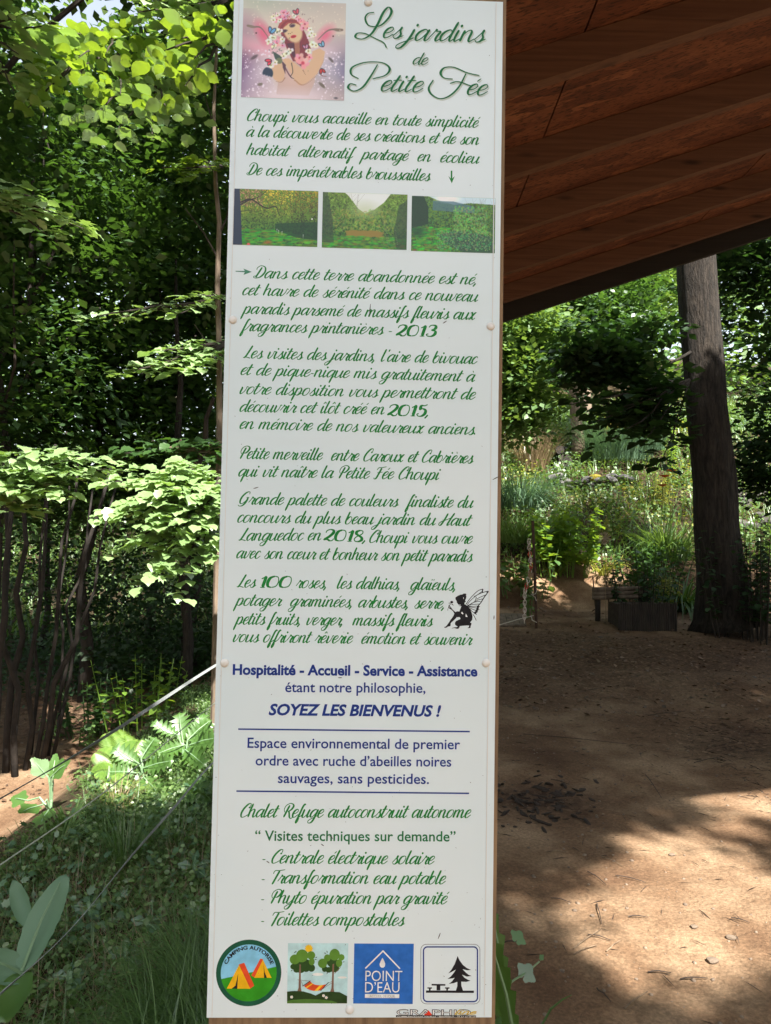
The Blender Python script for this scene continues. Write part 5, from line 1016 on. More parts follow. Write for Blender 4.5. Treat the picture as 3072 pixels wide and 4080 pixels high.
# orange day lilies
OR = pmat('lily_orange', (.62, .11, .03), .5, (.70, .20, .06), 9)
for i, (x, y, lb) in enumerate(((1452, 1020, 'topmost orange day lily flower'), (1437, 1032, 'orange day lily flower left of the topmost'), (1432, 1052, 'lowest orange day lily flower'))):
    q = at(x, y, 12.0); g = onground(q.x - .03 * i, q.y + .1); root = empty('day_lily', g, lb + ' near the trunk', 'flower', 'orange day lilies'); mb = MB(); mb.tube([g, g.lerp(q, .5) + Vector((.03, 0, 0)), q], [.006, .005, .004], 5); mb.build('stem', LG, root)
    pm = mesh_np('petal', *leaf_arrays(np.zeros((1, 3)), np.array([[0, 0, 1.]]), np.array([[0, 1., 0]]), [.11], TL)); pm.materials.append(OR)
    for k in range(6):
        o = bpy.data.objects.new('petal', pm); C.objects.link(o); o.parent = root; o.location = q - g; o.rotation_euler = (.5, 0, k * 1.047)
# round seed head
al = empty('seed_head', onground(*at(1310, 1240, 9.4).xy), 'round pale star burst seed head on a thin stem', 'flower'); q = at(1307, 1163, 9.4); PA = pmat('seed_pale', (.50, .40, .30), .7)
mb = MB(); mb.tube([al.location, q], .004, 5); mb.build('stem', LST, al); mb = MB()
for k in range(70):
    d = Vector(rdir(1)[0]); mb.tube([q, q + d * .085], [.002, .004], 3)
tag(mb.build('spikes', PA, al), kind='stuff')
# rocks and logs
RK = pmat('rock', (.03, .028, .026), .9, (.10, .09, .085), 5, 8, bump=.8, bscale=12); RKM = pmat('rock_moss', (.24, .20, .02), .95, (.40, .33, .05), 7, 6, bump=.8, bscale=30); RKP = pmat('rock_pale', (.08, .075, .08), .9, (.20, .19, .19), 6, 8, bump=.8, bscale=12)
def rockmesh(seed, sub=2):
    import bmesh
    bm = bmesh.new(); bmesh.ops.create_icosphere(bm, subdivisions=sub, radius=1); r = random.Random(seed); ax = [Vector((r.gauss(0, 1), r.gauss(0, 1), r.gauss(0, 1))).normalized() for _ in range(9)]; of = [r.uniform(.55, .9) for _ in range(9)]
    for v in bm.verts:
        for a, o in zip(ax, of):
            d = v.co.dot(a)
            if d > o: v.co -= a * (d - o) * .85
    me = bpy.data.meshes.new('rock'); bm.to_mesh(me); bm.free(); return me
RM = [rockmesh(i) for i in range(6)]
def rock(px, py, D, s, mat, label, name='rock', parent=None, group=None):
    q = at(px, py, D); me = RM[random.randrange(6)].copy(); me.materials.append(mat); o = bpy.data.objects.new(name, me); C.objects.link(o); o.location = q if parent is None else q - Vector(parent.location); o.scale = (s[0], s[1], s[2]); o.rotation_euler = (random.uniform(-.2, .2), random.uniform(-.2, .2), random.random() * 6)
    if parent is None: tag(o, label, 'rock', group)
    else: o.parent = parent
    return o
wl_ = empty('dry_stone_pile', onground(*at(1250, 1010, 15.8).xy), 'low pile of dark dry stones behind the gnarled tree', 'stones')
for i in range(30):
    x = random.uniform(1205, 1332); y = random.uniform(965, 1012); rock(x, y, 15.7 + random.uniform(-.1, .4), (random.uniform(.13, .26), .18, random.uniform(.06, .11)), RK, None, 'stone', wl_)
wl2 = empty('stone_edging', onground(*at(1240, 1040, 14.6).xy), 'row of pale flat stones edging the bed under the gnarled tree', 'stones')
for i in range(26):
    x = random.uniform(1185, 1362); y = 1036 + (x - 1185) * .05 + random.uniform(-12, 14); rock(x, y, 14.4 + random.uniform(-.1, .2), (random.uniform(.09, .2), .14, random.uniform(.05, .08)), RKP if random.random() < .8 else RKM, None, 'stone', wl2)
wl3 = empty('rocky_bank', onground(*gnd_fast(1640, 1120).xy), 'shaded bank of dark rocks at the right edge behind the large trunk', 'rocks')
for i in range(22): rock(*(lambda a_, b_: (a_, b_, gnd_fast(a_, b_).y))(random.uniform(1590, 1700), random.uniform(1030, 1150)), (random.uniform(.1, .24), .2, random.uniform(.08, .16)), RK, None, 'stone', wl3)
rock(1335, 935, 18, (.75, .5, .5), RKM, 'mound covered with golden moss behind the gnarled tree', 'mossy_mound'); rock(1300, 965, 17.6, (.45, .4, .35), RKM, 'small moss patch at the foot of the golden mound', 'mossy_mound')
EG = pmat('log_end_shaded', (.015, .012, .010), .9, (.05, .04, .034), 14, 4, bump=.4)  # shade on the cut ends is put into this dark colour
def log(a, b, r, parent=None, label=None, name='log', group=None, n=12):
    a = Vector(a); b = Vector(b); root = parent
    if parent is None: root = empty(name, (a + b) / 2, label, 'log', group)
    mb = MB(); mb.tube([a, a.lerp(b, .33), a.lerp(b, .66), b], [r, r * .97, r * 1.02, r * .96], n, noise=.06, cap=False); d = (b - a).normalized()
    o = mb.build('log_body' if parent is None else name, BK, root, smooth=True); mb = MB(); mb.tube([a - d * .002, a + d * .01], r * .97, n); mb.build('cut_end', EG, root if parent is None else parent)
    return root
for (x, y, r, lb) in ((1222, 995, .14, 'large round cut log end facing the viewer in the stone pile'), (1210, 972, .09, 'smaller cut log end above the large one'), (1206, 1008, .09, 'dark cut log lying under the large log end')):
    q = at(x, y, 15.0); log(q, q + Vector((.15, .8, 0)), r, None, lb)
for x_, y_, D_, lb_ in ((215, 1450, 7.6, 'low dark bush right of the leaning stems'),): leafy('dark_bush', lb_, x_, y_, D_, 26, .62, .085, LF, .42, 14)
# ------------------------------------------------------------------ log bench, log planter, low log edging
bq = onground(*at(1330, 1330, 9.6).xy); bench = empty('log_bench', bq, 'low shaded bench with three round rails', 'bench')
for k, y in enumerate((1274, 1283, 1291)): mb = MB(); a = at(1281, y, 9.5); b = at(1400, y - 3, 9.6); mb.tube([a, a.lerp(b, .5), b], .030, 12, noise=.05); mb.build('rail', BKL, bench, smooth=True)
for x in (1292, 1388): mb = MB(); a = at(x, 1297, 9.56); g = Vector((a.x, a.y, float(terr(a.x, a.y)) - .02)); mb.tube([g, a + Vector((0, 0, .01))], .035, 9); mb.build('leg', BKD, bench, smooth=True)
plt = empty('log_planter', onground(*at(1400, 1345, 8.9).xy), 'dark planter of upright half log palings by the large tree', 'planter')
for k in range(26):
    x = 1338 + k * 4.9; mb = MB(); a = at(x, 1302 + random.uniform(-2, 2), 9.0); g = Vector((a.x, a.y, float(terr(a.x, a.y)) - .04)); mb.tube([g, a], .0145, 7); mb.build('paling', BKD, plt)
mb = MB(); a, b = at(1338, 1306, 9.06), at(1462, 1304, 9.06); g = float(terr(a.x, a.y)); mb.box(((a.x + b.x) / 2, 9.3, (a.z + g) / 2), (b.x - a.x, .42, a.z - g)); mb.build('soil_box', pmat('planter_soil', (.03, .02, .015), .95, (.06, .045, .03), 20, bump=.6), plt)
ed = empty('log_edging', onground(*at(1240, 1210, 11.8).xy), 'short stack of round rails edging the bed behind the path', 'edging')
for k, y in enumerate((1184, 1192, 1200, 1208)): mb = MB(); a = at(1206, y + 8, 11.8); b = at(1264, y + 6, 11.9); mb.tube([a, a.lerp(b, .5), b], .034, 10, noise=.05); mb.build('rail', BKL, ed, smooth=True)
# ------------------------------------------------------------------ metal rod with chain and cord
RUST = pmat('rusty_metal', (.045, .028, .022), .6, (.10, .05, .03), 30, metal=.5); WHP = pmat('white_plastic', (.62, .52, .46), .4); RDP = pmat('red_plastic', (.5, .04, .03), .4); CRD = pmat('cord', (.5, .45, .38), .8)
g = gnd(1160, 1358); rod = empty('metal_rod', g, 'dark iron rod pushed into the ground near the board', 'rod'); top = at(1151, 1125, g.y); mb = MB(); mb.tube([g - Vector((0, 0, .1)), g.lerp(top, .5), top], .018, 8); mb.build('rod_body', RUST, rod)
RDY = g.y
ch = empty('plastic_chain', top - Vector((0, 0, .2)), 'red and white plastic chain hanging from the iron rod', 'chain')
CP = [(1143, 1170), (1145, 1200), (1147, 1225), (1140, 1258), (1134, 1280), (1134, 1310), (1133, 1340)]; CPs = spline(CP, 12); nl = 26
for k in range(nl):
    i = int(k * (len(CPs) - 1) / (nl - 1)); q = at(CPs[i][0], CPs[i][1], RDY - .06); mb = MB(); ang = np.linspace(0, 2 * math.pi, 11)[:-1]; rot = k % 2 * 1.2 + .2
    P = [q + Vector((math.cos(a) * .020 * math.cos(rot), math.cos(a) * .020 * math.sin(rot), math.sin(a) * .036)) for a in ang]; P.append(P[0]); mb.tube(P, .0055, 5, cap=False); mb.build('chain_link', RDP if k in (8, 9, 14, 15, 4) else WHP, ch)
pd = empty('padlock', at(1146, 1238, RDY - .07), 'small brass padlock hanging on the plastic chain', 'padlock'); mb = MB(); q = at(1147, 1242, RDY - .08); mb.box(q, (.06, .025, .05)); mb.build('lock_body', pmat('brass', (.20, .14, .09), .4, metal=.6), pd); mb = MB()
mb.tube([q + Vector((-.02, 0, .02)), q + Vector((-.02, 0, .055)), q + Vector((0, 0, .068)), q + Vector((.02, 0, .055)), q + Vector((.02, 0, .02))], .005, 6); mb.build('shackle', RUST, pd)
cd = empty('tied_cord', at(1154, 1285, RDY), 'pale cord knotted round the iron rod and running to the board', 'cord')
for P in ([(1149, 1278), (1152, 1285), (1157, 1283), (1160, 1276)], [(1160, 1345), (1150, 1340), (1148, 1330)], [(1153, 1330), (1120, 1338), (1080, 1350), (1040, 1356)], [(1148, 1284), (1156, 1290), (1159, 1298)]): mb = MB(); mb.tube([at(x, y, RDY - .03) for x, y in P], .005, 5); mb.build('cord_strand', CRD, cd)
# stakes on the path
for i, (x0, y0, x1, y1, lb) in enumerate(((1287, 1352 - 40, 1281, 1245, 'tallest thin stake on the earth path'), (1316, 1300, 1310, 1255, 'short stake by the sunlit patch'), (1404 - 20, 1300, 1376 - 0, 1262, 'leaning stake right of the sunlit patch'), (1404 - 72, 1310, 1326, 1268, 'thin stake in the middle of the sunlit patch'))):
    g = gnd(x0, y0); o = empty('stake', g, lb, 'stake', 'thin stakes along the earth path'); mb = MB(); mb.tube([g - Vector((0, 0, .05)), at(x1, y1, g.y)], .009, 6); mb.build('stick', RUST, o)
# slatted pallet piece by the board
pl = empty('slatted_panel', G(1100, 1352), 'pale slatted panel lying on the ground right beside the board', 'panel'); q0 = pl.location.copy()
for k in range(6):
    a = at(1060 + k * 13, 1352 - k * .5, q0.y - .1); b = at(1072 + k * 13 - 20, 1325, q0.y + .35); mb = MB(); d = (b - a); mb.add([a, a + Vector((.07, 0, 0)), b + Vector((.07, 0, 0)), b, a - Vector((0, 0, .02)), a + Vector((.07, 0, -.02)), b + Vector((.07, 0, -.02)), b - Vector((0, 0, .02))], [(0, 1, 2, 3), (7, 6, 5, 4), (0, 4, 5, 1), (1, 5, 6, 2), (2, 6, 7, 3), (3, 7, 4, 0)]); mb.build('slat', BKL, pl)
# ------------------------------------------------------------------ left bank: ground cover, plants
def bank(n, x0=-2.5, x1=-.12, y0=1.5, y1=7.5): 
    P = area(x0, x1, y0, y1, n); return P[(P[:, 0] / P[:, 1] > -.62) & (P[:, 0] > -1.75 - .6 * vnoise(P[:, 0], P[:, 1], .6) - .0 * P[:, 1])]
P = bank(4600); P = P[vnoise(P[:, 0] * 1.0, P[:, 1], .45) > -.2]; P[:, 2] += .05 * rng.random(len(P)) + .02
V, F = sprays(P, .10, 11, .023, TL, up=.55, flat=.7); stuffy('ground_cover', V, F, leafmat('leaf_cover', (.065, .125, .030), (.14, .22, .065), .3, (.16, .30, .04)), 'dense small leaved ground cover on the near bank left of the board', 'ground cover')
P = bank(1500); P = P[vnoise(P[:, 0] + 7, P[:, 1], .6) > .0]; P[:, 2] += .06
V, F = sprays(P, .11, 6, .045, TM, up=.6, flat=.7); stuffy('ground_cover', V, F, leafmat('leaf_ivy', (.045, .105, .05), (.09, .17, .08), .25, (.12, .26, .06)), 'bluish lobed leaves mixed into the near bank', 'ground cover')
P = bank(24000); V, F = blades(P, rng.uniform(.07, .28, len(P)), rng.uniform(.002, .0055, len(P)), .7, 1.0); stuffy('bank_grass', V, F, LGR, 'fine grass growing through the near bank', 'grass')
P = bank(6500, -2.0, -.2, 1.5, 3.6); V, F = blades(P, rng.uniform(.08, .22, len(P)), .0028, 1.2, .5); stuffy('dry_grass', V, F, LST, 'dry straw stalks lying in the near bank', 'grass')
a = rng.random(4200) ** .7; P = np.c_[-.20 - .32 * rng.random(4200) - .12 * a, 1.25 + 1.1 * a, np.zeros(4200)]; P[:, 2] = terr(P[:, 0], P[:, 1]); V, F = blades(P, rng.uniform(.16, .46, len(P)), rng.uniform(.003, .006, len(P)), .5, 1.1, 4); stuffy('tall_grass', V, F, LGR, 'long green grass against the lower left edge of the board', 'grass')
clump('rush_tuft', 'dark spiky rush tuft in the middle of the near bank', 270, 1880, 170, .42, .004, LGR, .5, .5, .05)
clump('rush_tuft', 'arching sedge tuft close to the board on the near bank', 385, 1830, 170, .38, .004, LGR, .9, .8, .05)
clump('rush_tuft', 'brownish tuft above the spiky rush', 255, 1760, 130, .3, .004, LST, .6, .6, .05)
# path-side weeds catching sun
leafy('weed', 'sunlit scrambling weed on the dark slope above the path', 320, 1500, 7.2, 16, .75, .10, LY, .42, 10, cat='plant'); leafy('weed', 'small leafy weed at the far edge of the path', 170, 1540, 7.4, 8, .3, .08, LG, .3, 8, cat='plant')
# big lobed leaves (hogweed, acanthus), each leaf a part
def jag(L, W_, lobes, depth, seed, cup=.12, n=4):
    r = random.Random(seed); left = []
    for i in range(lobes):
        for j, k in ((0, 1.0), (1, 1 - (depth if depth > .1 else 0))):
            s = (i + (.45 if j == 0 else .95)) / (lobes + .3); w_ = W_ * math.sin(math.pi * min(1, (s * .92 + .06))) ** .6 * k * (r.uniform(.93, 1.07) if depth > .1 else r.uniform(.965, 1.035)); left.append((w_, s * L + (.05 * L if j == 0 and depth > .1 else 0)))
    V = [(0, 0, 0)]; F = []; 
    mids = [(0, y, -cup * .3 * math.sin(y / L * 3)) for _, y in left] + [(0, L, -cup * L)]
    nL = len(left)
    V += mids; V += [(-x, y, cup * x - .25 * cup * (y / L) ** 2) for x, y in left]; V += [(x, y, cup * x - .25 * cup * (y / L) ** 2) for x, y in left]
    mi, li, ri = 1, 1 + len(mids), 1 + len(mids) + nL
    F.append((0, mi, li)); F.append((0, ri, mi))
    for i in range(nL - 1): F.append((mi + i, mi + i + 1, li + i + 1, li + i)); F.append((mi + i, ri + i, ri + i + 1, mi + i + 1))
    F.append((mi + nL - 1, mi + nL, li + nL - 1)); F.append((mi + nL - 1, ri + nL - 1, mi + nL))
    return V, F
def bigleaf(parent, base, tip, N, W_, lobes, depth, mat, seed=1, name='leaf', rib=None, cup=.12):
    base = Vector(base); tip = Vector(tip); L = (tip - base).length; U = (tip - base).normalized(); N = Vector(N); N = (N - U * N.dot(U)).normalized(); Wv = U.cross(N); V, F = jag(L, W_, lobes, depth, seed, cup)
    if lobes <= 4:      # palmate blade with rounded lobes
        rr = random.Random(seed); A = np.linspace(-1.42, 4.56, 61); V = [(0, .34 * L, 0)]; F = []
        for i, a in enumerate(A):
            k = (.87 + .13 * math.cos(5 * (a - math.pi / 2))) * (1 - .05 * (i % 2)) * (.72 + .28 * math.cos(a - math.pi / 2)) * rr.uniform(.96, 1.03); x = W_ * 1.15 * k * math.cos(a); y = .34 * L + .62 * L * k * math.sin(a); V.append((x, y, cup * .5 * abs(x) - cup * .5 * L * k * k * .5))
        for i in range(1, 61): F.append((0, i, i + 1))
    mb = MB(); mb.add([base + Wv * x + U * y + N * z for x, y, z in V], F); o = mb.build(name, mat, parent, smooth=True)
    if rib: mb = MB(); mb.tube([base + N * .003, base.lerp(tip, .5) + N * .004, tip - U * L * .08 - N * cup * L * .6], [.0045, .003, .001], 5); mb.build('midrib', rib, o)
    return o
RIB = pmat('midrib', (.16, .26, .14), .5)
ML = leafmat('leaf_mullein', (.12, .21, .13), (.13, .23, .14), .2, (.16, .30, .10), .6, .03)
HG = leafmat('leaf_hogweed', (.045, .12, .022), (.085, .175, .035), .35, (.22, .38, .04))
mu = empty('broad_leaf_plant', at(40, 2150, 1.95), 'plant with one very large pale grey green leaf at the lower left', 'plant'); mu.location.z = float(terr(mu.location.x, mu.location.y))
bigleaf(mu, at(48, 2098, 1.85), at(132, 1884, 1.98), (-.2, -.75, .55), .046, 10, .02, ML, 3, rib=RIB, cup=.10)
bigleaf(mu, at(55, 2110, 1.86), at(-40, 2060, 1.8), (0, -.5, .8), .04, 10, .02, ML, 4, rib=RIB); bigleaf(mu, at(60, 2000, 2.3), at(25, 1900, 2.35), (0, -.6, .7), .026, 9, .02, ML, 5); bigleaf(mu, at(50, 2100, 1.86), at(0, 2190, 1.7), (0, -.3, .9), .04, 8, .1, HG, 6)
def hog(label, px, py, D, leaves, mat=HG, lob=5, dep=.42):
    g = gnd(px, py + 25); D = g.y; root = empty('lobed_leaf_plant', g, label, 'plant')
    for i, (x0, y0, x1, y1, dD, W_) in enumerate(leaves):
        if lob == 4: x1, y1, W_ = x0 + (x1 - x0) * .78, y0 + (y1 - y0) * .78, W_ * .75
        a = at(x0, y0, D + dD * .3); b = at(x1, y1, D + dD); mb = MB(); mb.tube([g, g.lerp(a, .5) + Vector((0, 0, .05)), a], [.008, .006, .005], 6); mb.build('leaf_stalk', RIB, root); bigleaf(root, a, b, (random.uniform(-.3, .3), -.75, .7), W_ * (.7 if lob > 4 else .85), lob, dep, mat, i + px, rib=RIB)
hog('lobed leaf plant on the path edge at the left', 110, 1730, 4.1, [(110, 1680, 165, 1628, -.1, .11), (105, 1680, 55, 1622, 0, .10), (115, 1690, 120, 1605, .1, .10), (90, 1740, 20, 1760, -.2, .12), (110, 1745, 70, 1800, -.3, .12), (60, 1730, 10, 1720, .1, .10)], HG, 4, .3)
hog('jagged acanthus plant against the board edge', 400, 1640, 5.0, [(385, 1590, 325, 1555, .1, .08), (395, 1600, 385, 1535, .2, .12), (405, 1600, 455, 1552, .1, .12), (410, 1610, 470, 1590, -.1, .12), (400, 1610, 340, 1625, -.2, .1), (400, 1620, 440, 1650, -.3, .12), (420, 1600, 440, 1535, .3, .1)], HG, 6, .6)
hog('jagged acanthus plant below the fern', 310, 1680, 4.5, [(300, 1650, 240, 1610, .1, .1), (305, 1640, 335, 1590, .1, .1), (310, 1660, 370, 1640, -.1, .1), (290, 1670, 230, 1665, -.1, .1), (310, 1680, 350, 1720, -.3, .12), (280, 1690, 230, 1730, -.3, .11)], HG, 6, .55)
for (x, y, D, lb) in ((420, 1870, 2.6, 'small lobed plant low beside the board'), (190, 1960, 2.3, 'small lobed plant near the lower strap'), (430, 1970, 2.2, 'dark lobed leaf plant at the board edge'), (270, 2060, 2.0, 'pale lobed plant low in the near bank'), (150, 2110, 1.9, 'pale lobed plant by the largest leaf'), (320, 1990, 2.3, 'lobed plant in the middle of the near bank')):
    hog(lb, x, y + 20, D, [(x + 5, y, x + 55, y - 12, .05, .035), (x - 5, y + 2, x - 48, y - 6, 0, .035), (x, y - 4, x + 8, y - 45, .12, .03), (x + 2, y + 8, x + 34, y + 30, -.1, .035)], leafmat('leaf_low', (.04, .10, .05), (.07, .15, .08), .25, (.12, .26, .06)), 4, .45)
# ferns
FN = leafmat('leaf_fern', (.10, .20, .03), (.17, .28, .05), .45, (.40, .56, .05))
def fern(label, px, py, D, fr, mat=FN):
    g = gnd(px, py); D = g.y; root = empty('fern', g, label, 'fern')
    for (x, y, dD) in fr:
        tip = at(x, y, D + dD); mid = g.lerp(tip, .5) + Vector((0, 0, .10)); Q = [g.lerp(mid, s).lerp(mid.lerp(tip, s), s) for s in np.linspace(0, 1, 26)]; mb = MB(); mb.tube(Q, [.003 * (1 - .7 * i / 25) for i in range(26)], 4); fo = mb.build('frond', mat, root); Pn, Un, Nn, Sn = [], [], [], []
        for i in range(4, 26):
            d = (Q[min(i + 1, 25)] - Q[i - 1]).normalized(); side = d.cross(Vector((0, -.5, 1))).normalized(); up_ = side.cross(d)
            for s_ in (-1, 1): Pn.append(tuple(Q[i])); Un.append(tuple(side * s_ + d * .35)); Nn.append(tuple(up_)); Sn.append(.085 * math.sin(math.pi * (i / 27)) ** .6 + .01)
        V, F = leaf_arrays(np.array(Pn), unit(np.array(Nn)), np.array(Un), np.array(Sn), TN); tag(link('leaflet_rows', mesh_np('leaflet_rows', V, F), mat, root), kind='stuff')
fern('sunlit yellow green fern at the path edge', 270, 1700, 4.9, [(232, 1585, .3), (265, 1592, .3), (210, 1625, .1), (300, 1600, .2), (205, 1670, -.1), (250, 1580, .4)]); fern('second fern just under the sunlit one', 275, 1740, 4.5, [(225, 1690, .1), (300, 1690, .2), (240, 1730, -.2), (330, 1730, 0)])
fern('green fern by the board below the acanthus', 440, 1740, 4.2, [(400, 1700, .1), (450, 1690, .2), (420, 1730, -.1)], HG)
clump('daffodil_tuft', 'tuft of broad strap leaves in the left of the bank', 110, 1840, 34, .26, .016, LG, .9, .7, .06); clump('daffodil_tuft', 'tuft of broad strap leaves above the near cord', 140, 1790, 30, .24, .016, LG, .7, .6, .06)
# ------------------------------------------------------------------ straps and guy cords
WB = pmat('webbing', (.15, .17, .17), .7, (.26, .28, .28), 120, bump=.3, bscale=300); CO = pmat('cord_grey', (.22, .26, .20), .8, (.36, .38, .32), 200)
def strap(label, pts, w0, w1, mat, tw=1.0, flat=True, name='strap'):
    P = [at(*p) for p in pts]; root = empty(name, P[-1], label, 'strap'); n = 40; Q = [Vector(v) for v in spline([tuple(p) for p in P], 12)]; n = len(Q); V = []; F = []
    if not flat: mb = MB(); mb.tube(Q, [w0 + (w1 - w0) * i / n for i in range(n)], 6); mb.build('cord_line', mat, root); return
    for i, q in enumerate(Q):
        d = (Q[min(i + 1, n - 1)] - Q[max(i - 1, 0)]).normalized(); a = d.orthogonal().normalized(); a = Vector((0, -.3, 1)); a = (a - d * a.dot(d)).normalized(); b = d.cross(a); th = tw * math.sin(i / n * 7) * .9; w_ = (w0 + (w1 - w0) * i / n) / 2; s = a * math.cos(th) + b * math.sin(th); k = s.cross(d) * .0008
        V += [q + s * w_ + k, q - s * w_ + k, q - s * w_ - k, q + s * w_ - k]
    for i in range(n - 1):
        b_ = 4 * i
        for j in range(4): F.append((b_ + j, b_ + (j + 1) % 4, b_ + 4 + (j + 1) % 4, b_ + 4 + j))
    mb = MB(); mb.add(V, F); mb.build('webbing', mat, root)
strap('grey webbing strap running from behind the board to the upper left', [(560, 1390, 5.2), (467, 1437, 4.4), (230, 1590, 3.0), (0, 1726, 2.2), (-90, 1775, 2.0)], .014, .017, WB)
strap('thin grey green cord between the two webbing straps', [(560, 1450, 4.2), (463, 1520, 3.6), (230, 1708, 2.6), (0, 1869, 2.1), (-80, 1925, 1.9)], .0024, .0024, CO, flat=False, name='guy_cord')
strap('grey webbing strap low across the near bank', [(560, 1560, 4.0), (458, 1650, 3.3), (380, 1740, 2.7), (287, 1846, 2.25), (150, 2010, 1.9), (0, 2148, 1.7), (-60, 2200, 1.65)], .006, .012, WB, .8)
# ------------------------------------------------------------------ near clearing: stones, twigs, scraps
ST = pmat('pebble', (.11, .08, .06), .9, (.24, .18, .13), 40, bump=.4, bscale=60)
def small_rock_field(n, x0, x1, y0, y1, s0, s1):
    Vs, Fs = [], []; me = rockmesh(11, 1); V0 = np.array([v.co[:] for v in me.vertices]); F0 = np.array([p.vertices[:] for p in me.polygons]); o = 0
    for i in range(n):
        x, y = random.uniform(x0, x1), random.uniform(y0, y1); s = s0 + (s1 - s0) * random.random() ** 4; a = random.random() * 6; c, d = math.cos(a), math.sin(a); V = V0 * np.array([s * random.uniform(.7, 1.3), s, s * .6]); V = np.c_[V[:, 0] * c - V[:, 1] * d + x, V[:, 0] * d + V[:, 1] * c + y, V[:, 2] + float(terr(x, y)) + s * .1]; Vs.append(V); Fs.append(F0 + o); o += len(V)
    return np.vstack(Vs), np.vstack(Fs)
V, F = small_rock_field(5200, .15, 4.2, 1.6, 7.0, .0015, .011); stuffy('gravel', V, F, ST, 'fine gravel strewn over the bare earth', 'gravel')
for k, (px, py, s, lb) in enumerate(((1452, 1855, .02, 'pale pebble by the largest sunlit patch'), (1250, 1712, .022, 'grey stone by the broken dark bark'), (1280, 1985, .014, 'pebble pair in the middle of the near earth'), (1540, 2090, .03, 'flat round stone near the right bottom'), (1262, 1622, .02, 'pale stone in the shaded clearing'), (1270, 1626, .016, 'small stone touching the pale stone'), (1420, 1678, .014, 'pebble in the shade before the sun line'), (1580, 2040, .025, 'dark stone at the right edge'), (1375, 2125, .01, 'tiny stone near the bottom'), (1500, 2005, .02, 'curled brown leaf scrap on the near earth'))):
    g = gnd(px, py); me = RM[k % 6].copy(); me.materials.append(ST); o = bpy.data.objects.new('pebble', me); C.objects.link(o); o.location = g + Vector((0, 0, s * .2)); s *= .6; o.scale = (s * 1.3, s, s * .5); tag(o, lb, 'stone', 'stones on the bare earth')
TW = pmat('dry_twig', (.10, .065, .04), .9, (.24, .17, .11), 40); TWD = pmat('dark_twig', (.03, .02, .014), .9, (.06, .04, .03), 40)
tw = [(1130, 1590, 1390, 1615, 0), (1300, 1855, 1345, 1878, 1), (1180, 1850, 1225, 1846, 1), (1270, 1890, 1310, 1920, 0), (1240, 2060, 1300, 2020, 1), (1290, 1955, 1300, 2000, 0), (1240, 2072, 1290, 2055, 1), (1310, 2068, 1340, 2040, 1), (1090, 2048, 1120, 2045, 0), (1400, 2105, 1450, 2110, 0), (1270, 2030, 1320, 2045, 0), (1330, 1900, 1395, 1915, 0), (1190, 1945, 1235, 1960, 0), (1360, 1990, 1400, 1993, 0), (1290, 2150, 1320, 2170, 0), (1395, 1700 - 20, 1430, 1730, 0), (1470, 2120, 1530, 2128, 0), (1350, 2190, 1400, 2150, 1), (1580, 1990, 1620, 2000, 0), (1240, 1500, 1310, 1488, 0), (1400, 1550, 1480, 1540, 0), (1500, 1650, 1560, 1640, 0), (1190, 1690, 1230, 1700, 0)]
TWL = ['that is the longest, in the shade beside the board', 'just left of the big sunlit patch', 'near the board level with the broken bark sunlight', 'between the sun line and the pebble pair', 'crossing the forked pale twigs upward', 'standing beside the pebble pair', 'crossing under the forked pale twigs', 'right of the forked pale twigs', 'near the ivy shoot', 'on the lower right earth', 'running off the forked pale twigs', 'below the sun line at the right', 'on the dull earth left of the pebble pair',
 'in the middle of the near earth', 'low on the earth above the grass stalk', 'lying across the sun line', 'near the flat round stone', 'thick and knobbly at the bottom of the earth', 'below the largest sunlit patch', 'in the shaded middle of the clearing', 'in the shade right of the middle of the clearing', 'in the dark straw at the sun line', 'touching the broken dark bark']
for i, (x0, y0, x1, y1, c) in enumerate(tw):
    a = gnd(x0, y0); b = gnd(x1, y1); m_ = (a + b) / 2; m_.z = max(m_.z, float(terr(m_.x, m_.y))); mb = MB(); up_ = Vector((0, 0, .006)); mb.tube([a + up_, a.lerp(m_, .5) + up_ * 1.6 + Vector((random.uniform(-.006, .006), 0, 0)), m_ + up_ * 1.8, b + up_], [.0022, .0022, .002, .0012], 6)
    o = mb.build('twig', TW if c else TWD); tag(o, ('pale dry twig ' if c else 'dark dry twig ') + TWL[i], 'twig', ('pale' if c else 'dark') + ' dry twigs on the bare earth')
Q = np.vstack([area(.3, 4.6, 2.2, 8.8, 1500), area(2.0, 4.4, 3.9, 5.6, 2400), area(3.0, 4.6, 4.1, 5.0, 1600)]); n = len(Q); Q[:, 2] += .006; a = rng.random(n) * 6.28; N = unit(np.c_[rng.normal(size=(n, 2)) * .12, np.ones(n)]); V, F = leaf_arrays(Q, N, np.c_[np.cos(a), np.sin(a), np.zeros(n)], rng.uniform(.015, .10, n), (TN[0] * np.array([.16, 1, .4]), TN[1])); stuffy('straw_litter', V, F, TWD, 'dark straw and needles strewn over the shaded earth', 'litter')
Q = area(-4.5, 6, 5.5, 10.5, 5200); Q[:, 2] += .008; n = len(Q); a = rng.random(n) * 6.28; V, F = leaf_arrays(Q, unit(np.c_[rng.normal(size=(n, 2)) * .35, np.ones(n)]), np.c_[np.cos(a), np.sin(a), np.zeros(n)], rng.uniform(.02, .06, n), TS); stuffy('leaf_litter', V, F, leafmat('dead_leaf', (.05, .03, .02), (.18, .11, .07), .15, (.2, .1, .05)), 'fallen brown leaves on the woodland floor', 'litter')
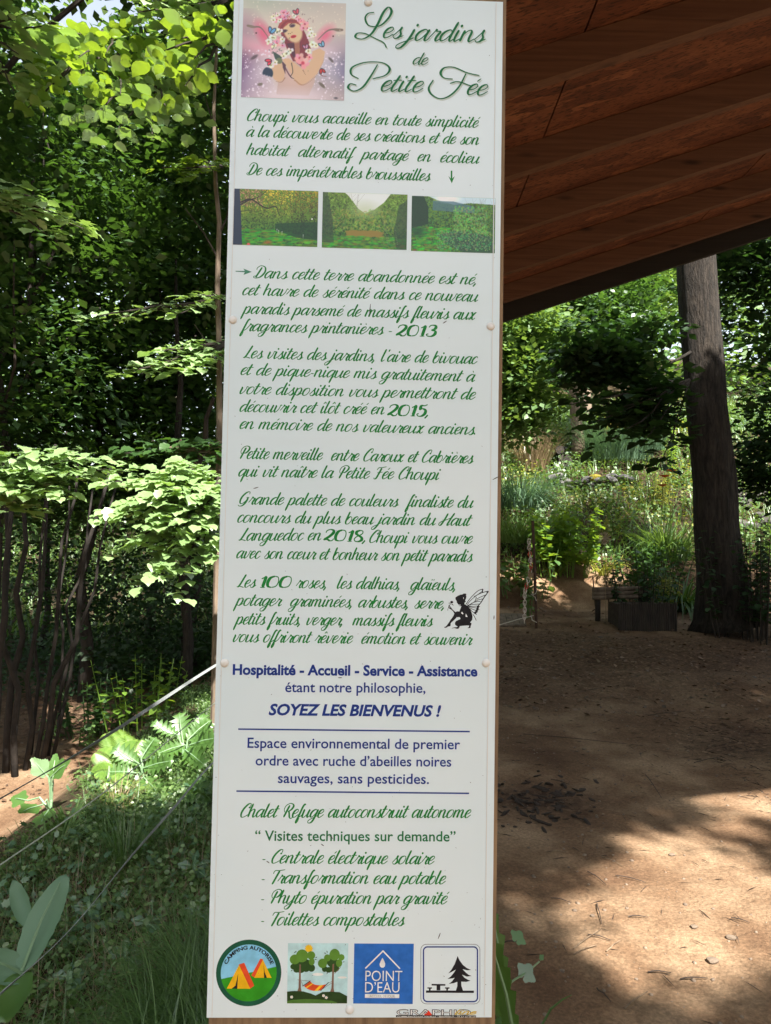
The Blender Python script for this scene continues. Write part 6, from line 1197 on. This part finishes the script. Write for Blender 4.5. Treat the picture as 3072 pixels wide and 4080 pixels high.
# broken dark bark
bk = empty('bark_heap', gnd(1180, 1730), 'broken dark bark and rotten wood lying on the earth beside the board', 'bark'); DKB = pmat('rotten_bark', (.022, .013, .009), .95, (.075, .048, .034), 14, 8, bump=1.0, bscale=30)
for i in range(120):
    q = gnd(random.gauss(1170, 52), random.gauss(1732, 24)); me = RM[i % 6].copy(); me.materials.append(DKB); o = bpy.data.objects.new('bark_piece', me); C.objects.link(o); o.parent = bk; o.location = q - Vector(bk.location) + Vector((0, 0, .0)); o.location.z += random.uniform(-.006, .008); o.scale = (random.uniform(.008, .055) , random.uniform(.006, .02), random.uniform(.003, .010)); o.rotation_euler = (random.uniform(-.6, .6), random.uniform(-.45, .45), random.uniform(-3, 3))
# plants at the lower right edge of the board
iv = empty('ivy_shoot', gnd(1110, 2150), 'dark ivy shoot beside the lower right edge of the board', 'plant'); IVM = leafmat('leaf_ivy_dark', (.02, .07, .02), (.03, .09, .03), .2, (.08, .2, .03), .35, .1); IVL = leafmat('leaf_ivy_pale', (.06, .15, .05), (.08, .18, .06), .3, (.2, .35, .06))
for i, (x0, y0, x1, y1, D, W_, mm) in enumerate(((1125, 2120, 1150, 2082, 1.75, .030, IVM), (1112, 2040, 1128, 2010, 1.85, .026, IVL), (1165, 2075, 1176, 2062, 1.9, .008, IVL), (1080, 2170, 1100, 2150, 1.5, .02, IVM))):
    bigleaf(iv, at(x0, y0, D), at(x1, y1, D + .03), (.2, -.7, .6), W_, 3, .35, mm, i, cup=.1)
mb = MB(); mb.tube([at(1075, 2150, 1.5), at(1110, 2118, 1.7), at(1140, 2100, 1.78), at(1165, 2078, 1.9)], .0022, 5); mb.build('stem', RIB, iv)
dl = empty('dandelion', gnd(1075, 2195), 'long toothed dandelion leaves at the bottom right corner of the board', 'plant'); DL = leafmat('leaf_dandelion', (.045, .12, .025), (.07, .16, .035), .3, (.2, .36, .04))
bigleaf(dl, at(1118, 2290, 1.42), at(1062, 1990, 1.35), (.4, -.85, .2), .026, 6, .4, DL, 2, rib=RIB); bigleaf(dl, at(1090, 2260, 1.5), at(1078, 1960, 1.55), (.5, -.7, .2), .03, 6, .45, DL, 5, rib=RIB); bigleaf(dl, at(1060, 2260, 1.4), at(1100, 2180, 1.5), (0, -.5, .8), .02, 4, .4, DL, 6)
Q = area(.17, .32, 1.3, 2.2, 160); V, F = blades(Q, rng.uniform(.05, .16, 160), .004, .8, .9); stuffy('edge_grass', V, F, LGR, 'sparse grass at the foot of the board', 'grass')
gb = empty('grass_stalk', gnd(1200, 2230), 'single arching grass stalk at the bottom of the earth', 'plant'); mb = MB(); mb.tube([at(1165, 2225, 1.9), at(1190, 2180, 1.9), at(1215, 2160, 1.95), at(1235, 2150, 2.0)], [.003, .003, .002, .001], 5); mb.build('stalk', LGR, gb)
